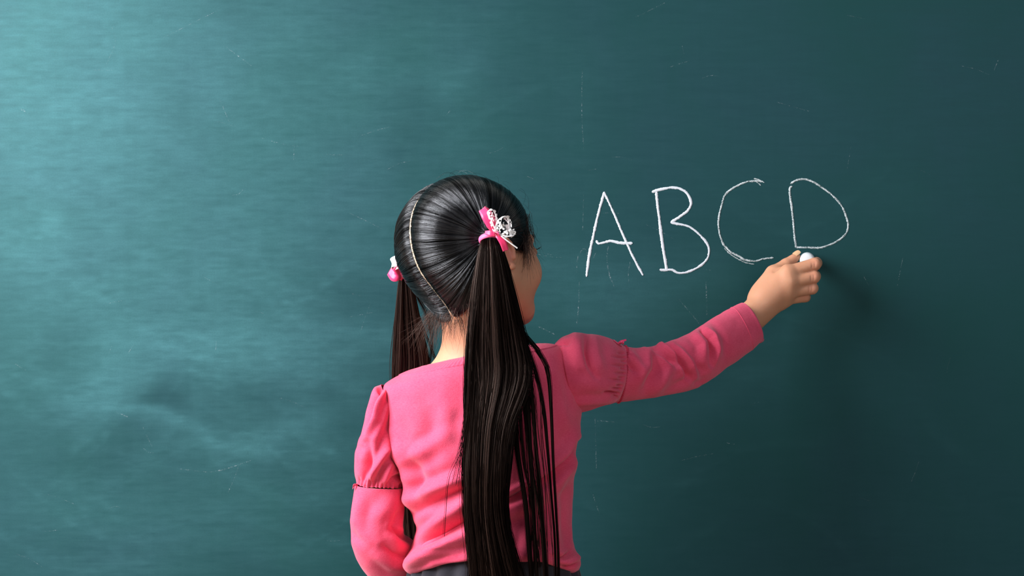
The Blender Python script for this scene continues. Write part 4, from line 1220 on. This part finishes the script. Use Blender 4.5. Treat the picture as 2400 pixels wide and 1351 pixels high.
# --- hair ties and bows
def torus_at(c, axis, r, rt, squash=1.0, n=60, seg=14):
    axis = nrm(np.asarray(axis, float)); u = nrm(np.cross(axis, [0, 1, .01])); v = np.cross(axis, u)
    a = np.linspace(0, 2 * math.pi, n, endpoint=False)
    ringp = c + r * (u * np.cos(a)[:, None] + v * squash * np.sin(a)[:, None])
    b = np.linspace(0, 2 * math.pi, seg, endpoint=False)
    o_ = nrm(ringp - c)
    V = ringp[:, None] + o_[:, None] * (rt * .7 * np.cos(b))[None, :, None] + axis * (rt * 1.3 * np.sin(b))[None, :, None]
    F = grid_faces(n, seg); j = np.arange(seg); j2 = (j + 1) % seg; k0 = (n - 1) * seg
    return V.reshape(-1, 3), np.concatenate([F, np.stack([k0 + j, k0 + j2, j2, j], 1)])
def z7(u, v, y): return P(1080 + u / 8.445, 460 + v / 8.445, y)
tie_c = P(1147, 561, -.449)
v, f = torus_at(tie_c, (.12, -.45, -1), .0118, .0026, 1.0)
tieR = mesh_np('hair_tie', v, f, m_band.m, person, off=POFF, label='pink elastic hair tie with pink ribbon and white lace bow')
yb = -.466
v, f = merge([strip([z7(690, 740, yb - .002), z7(600, 560, yb - .006), z7(500, 380, yb - .006), z7(420, 260, yb)], [.006, .0125, .0130, .0095], (1, 0, .45)),
              strip([z7(430, 250, yb + .002), z7(520, 330, yb + .006), z7(620, 520, yb + .006), z7(690, 740, yb + .002)], [.009, .012, .012, .006], (1, 0, .45)),
              strip([z7(690, 740, yb), z7(770, 810, yb - .004), z7(840, 930, yb - .003), z7(890, 1080, yb + .002)], [.006, .0085, .0085, .0075], (1, 0, .5)),
              strip([z7(480, 720, yb + .002), z7(580, 735, yb - .003), z7(680, 750, yb - .003)], [.004, .007, .006], (.1, 0, 1)),
              strip([z7(655, 700, yb - .006), z7(700, 735, yb - .009), z7(740, 785, yb - .006)], [.008, .0075, .008], (1, 0, -.6))])
mesh_np('ribbon', v, f, m_ribbon.m, tieR, label='shiny pink ribbon')
yl = -.470
def loop_strip(pts, w, wdir): return strip(pts, w, wdir, .0004)
v, f = merge([loop_strip([z7(690, 730, yl), z7(640, 600, yl - .004), z7(590, 400, yl - .006), z7(570, 290, yl - .002), z7(640, 300, yl + .004), z7(690, 440, yl + .004), z7(710, 700, yl)], [.004, .006, .007, .008, .007, .006, .003], (.7, -.5, .2)),
              loop_strip([z7(710, 730, yl), z7(730, 600, yl - .005), z7(770, 470, yl - .006), z7(850, 415, yl - .003), z7(920, 450, yl + .002), z7(950, 620, yl + .003), z7(900, 740, yl + .002), z7(740, 740, yl)], [.004, .009, .011, .010, .011, .012, .009, .004], (.5, -.6, .3)),
              loop_strip([z7(760, 660, yl - .002), z7(840, 640, yl - .004), z7(900, 560, yl - .002)], [.013, .016, .012], (.3, 0, 1)),
              loop_strip([z7(740, 750, yl), z7(850, 760, yl - .004), z7(960, 750, yl - .004), z7(1080, 705, yl)], [.004, .009, .0105, .008], (0, -.2, 1))])
mesh_np('lace_bow', v, f, m_lace.m, tieR, label='white lace bow')
def edge_cord(pts, r=.00055): return tube(catmull(pts, 30), r, 8)
v, f = merge([edge_cord([z7(700, 720, yl), z7(800, 790, yl - .004), z7(900, 870, yl - .004), z7(1120, 1030, yl)], .0009),
              edge_cord([z7(545, 300, yl - .003), z7(600, 260, yl - .003), z7(655, 300, yl), z7(700, 420, yl), z7(715, 560, yl), z7(700, 700, yl)], .0008),
              edge_cord([z7(700, 700, yl), z7(715, 520, yl - .004), z7(790, 440, yl - .005), z7(850, 410, yl - .004), z7(930, 440, yl), z7(955, 600, yl), z7(965, 690, yl)], .0009),
              edge_cord([z7(545, 300, yl - .003), z7(570, 400, yl - .005), z7(640, 560, yl - .005), z7(700, 720, yl)], .0007),
              edge_cord([z7(740, 750, yl), z7(880, 790, yl - .005), z7(1000, 795, yl - .004), z7(1050, 770, yl), z7(1080, 705, yl), z7(960, 700, yl - .003)], .0008)])
mesh_np('lace_cord', v, f, m_lace_solid.m, tieR)

yf = -.328
v, f = torus_at(P(948, 640, -.316), (.1, -.3, -1), .0085, .0024)
tieL = mesh_np('hair_tie', v, f, m_band.m, person, off=POFF, label='pink hair tie with pink and white ribbon bow on the far pigtail')
def z1(u, v_, y): return P(850 + u / 2.702, 380 + v_ / 2.702, y)
v, f = merge([strip([z1(262, 640, yf), z1(235, 680, yf - .004), z1(205, 715, yf - .006), z1(170, 690, yf)], [.010, .016, .018, .012], (.3, 0, 1)),
              strip([z1(255, 650, yf), z1(240, 700, yf - .003), z1(215, 735, yf)], [.008, .014, .016], (1, 0, .3)),
              strip([z1(245, 620, yf), z1(262, 660, yf - .003), z1(272, 695, yf)], [.008, .010, .008], (1, 0, .3))])
mesh_np('ribbon', v, f, m_ribbon.m, tieL)
v, f = merge([strip([z1(255, 630, yf - .004), z1(225, 625, yf - .008), z1(190, 640, yf - .006), z1(185, 670, yf - .002)], [.010, .014, .014, .008], (.1, 0, 1), .0005),
              strip([z1(250, 640, yf - .005), z1(220, 655, yf - .009), z1(195, 680, yf - .005)], [.006, .010, .006], (.3, 0, 1), .0005)])
mesh_np('white_ribbon', v, f, m_lace_solid.m, tieL, label='white ribbon loop')

# ------------------------------------------------------------------ chalk in the hand
cr = .0112
prof = [(0, 0), (.006, .0), (.0085, .0012), (.0104, .005), (cr, .010), (cr, .052), (.0108, .0565), (.0092, .0595), (.006, .0610), (0, .0613)]
n = 48; a = np.linspace(0, 2 * math.pi, n, endpoint=False)
ctip = P(1892, 609, -.0007); cend = P(1892, 611, -.062); axc = nrm(cend - ctip); u = nrm(np.cross(axc, [0, 0, 1.])); w = np.cross(u, axc)
V = np.stack([ctip + axc * z + r * (u * np.cos(a)[:, None] + w * np.sin(a)[:, None]) for r, z in prof])
co = ctip.copy()
ch = mesh_np('chalk_stick', V.reshape(-1, 3), grid_faces(len(prof), n), m_chalk.m, off=co)
ch.location = co
ch['label'] = 'thick stick of white chalk held in the raised hand against the board'; ch['category'] = 'chalk'
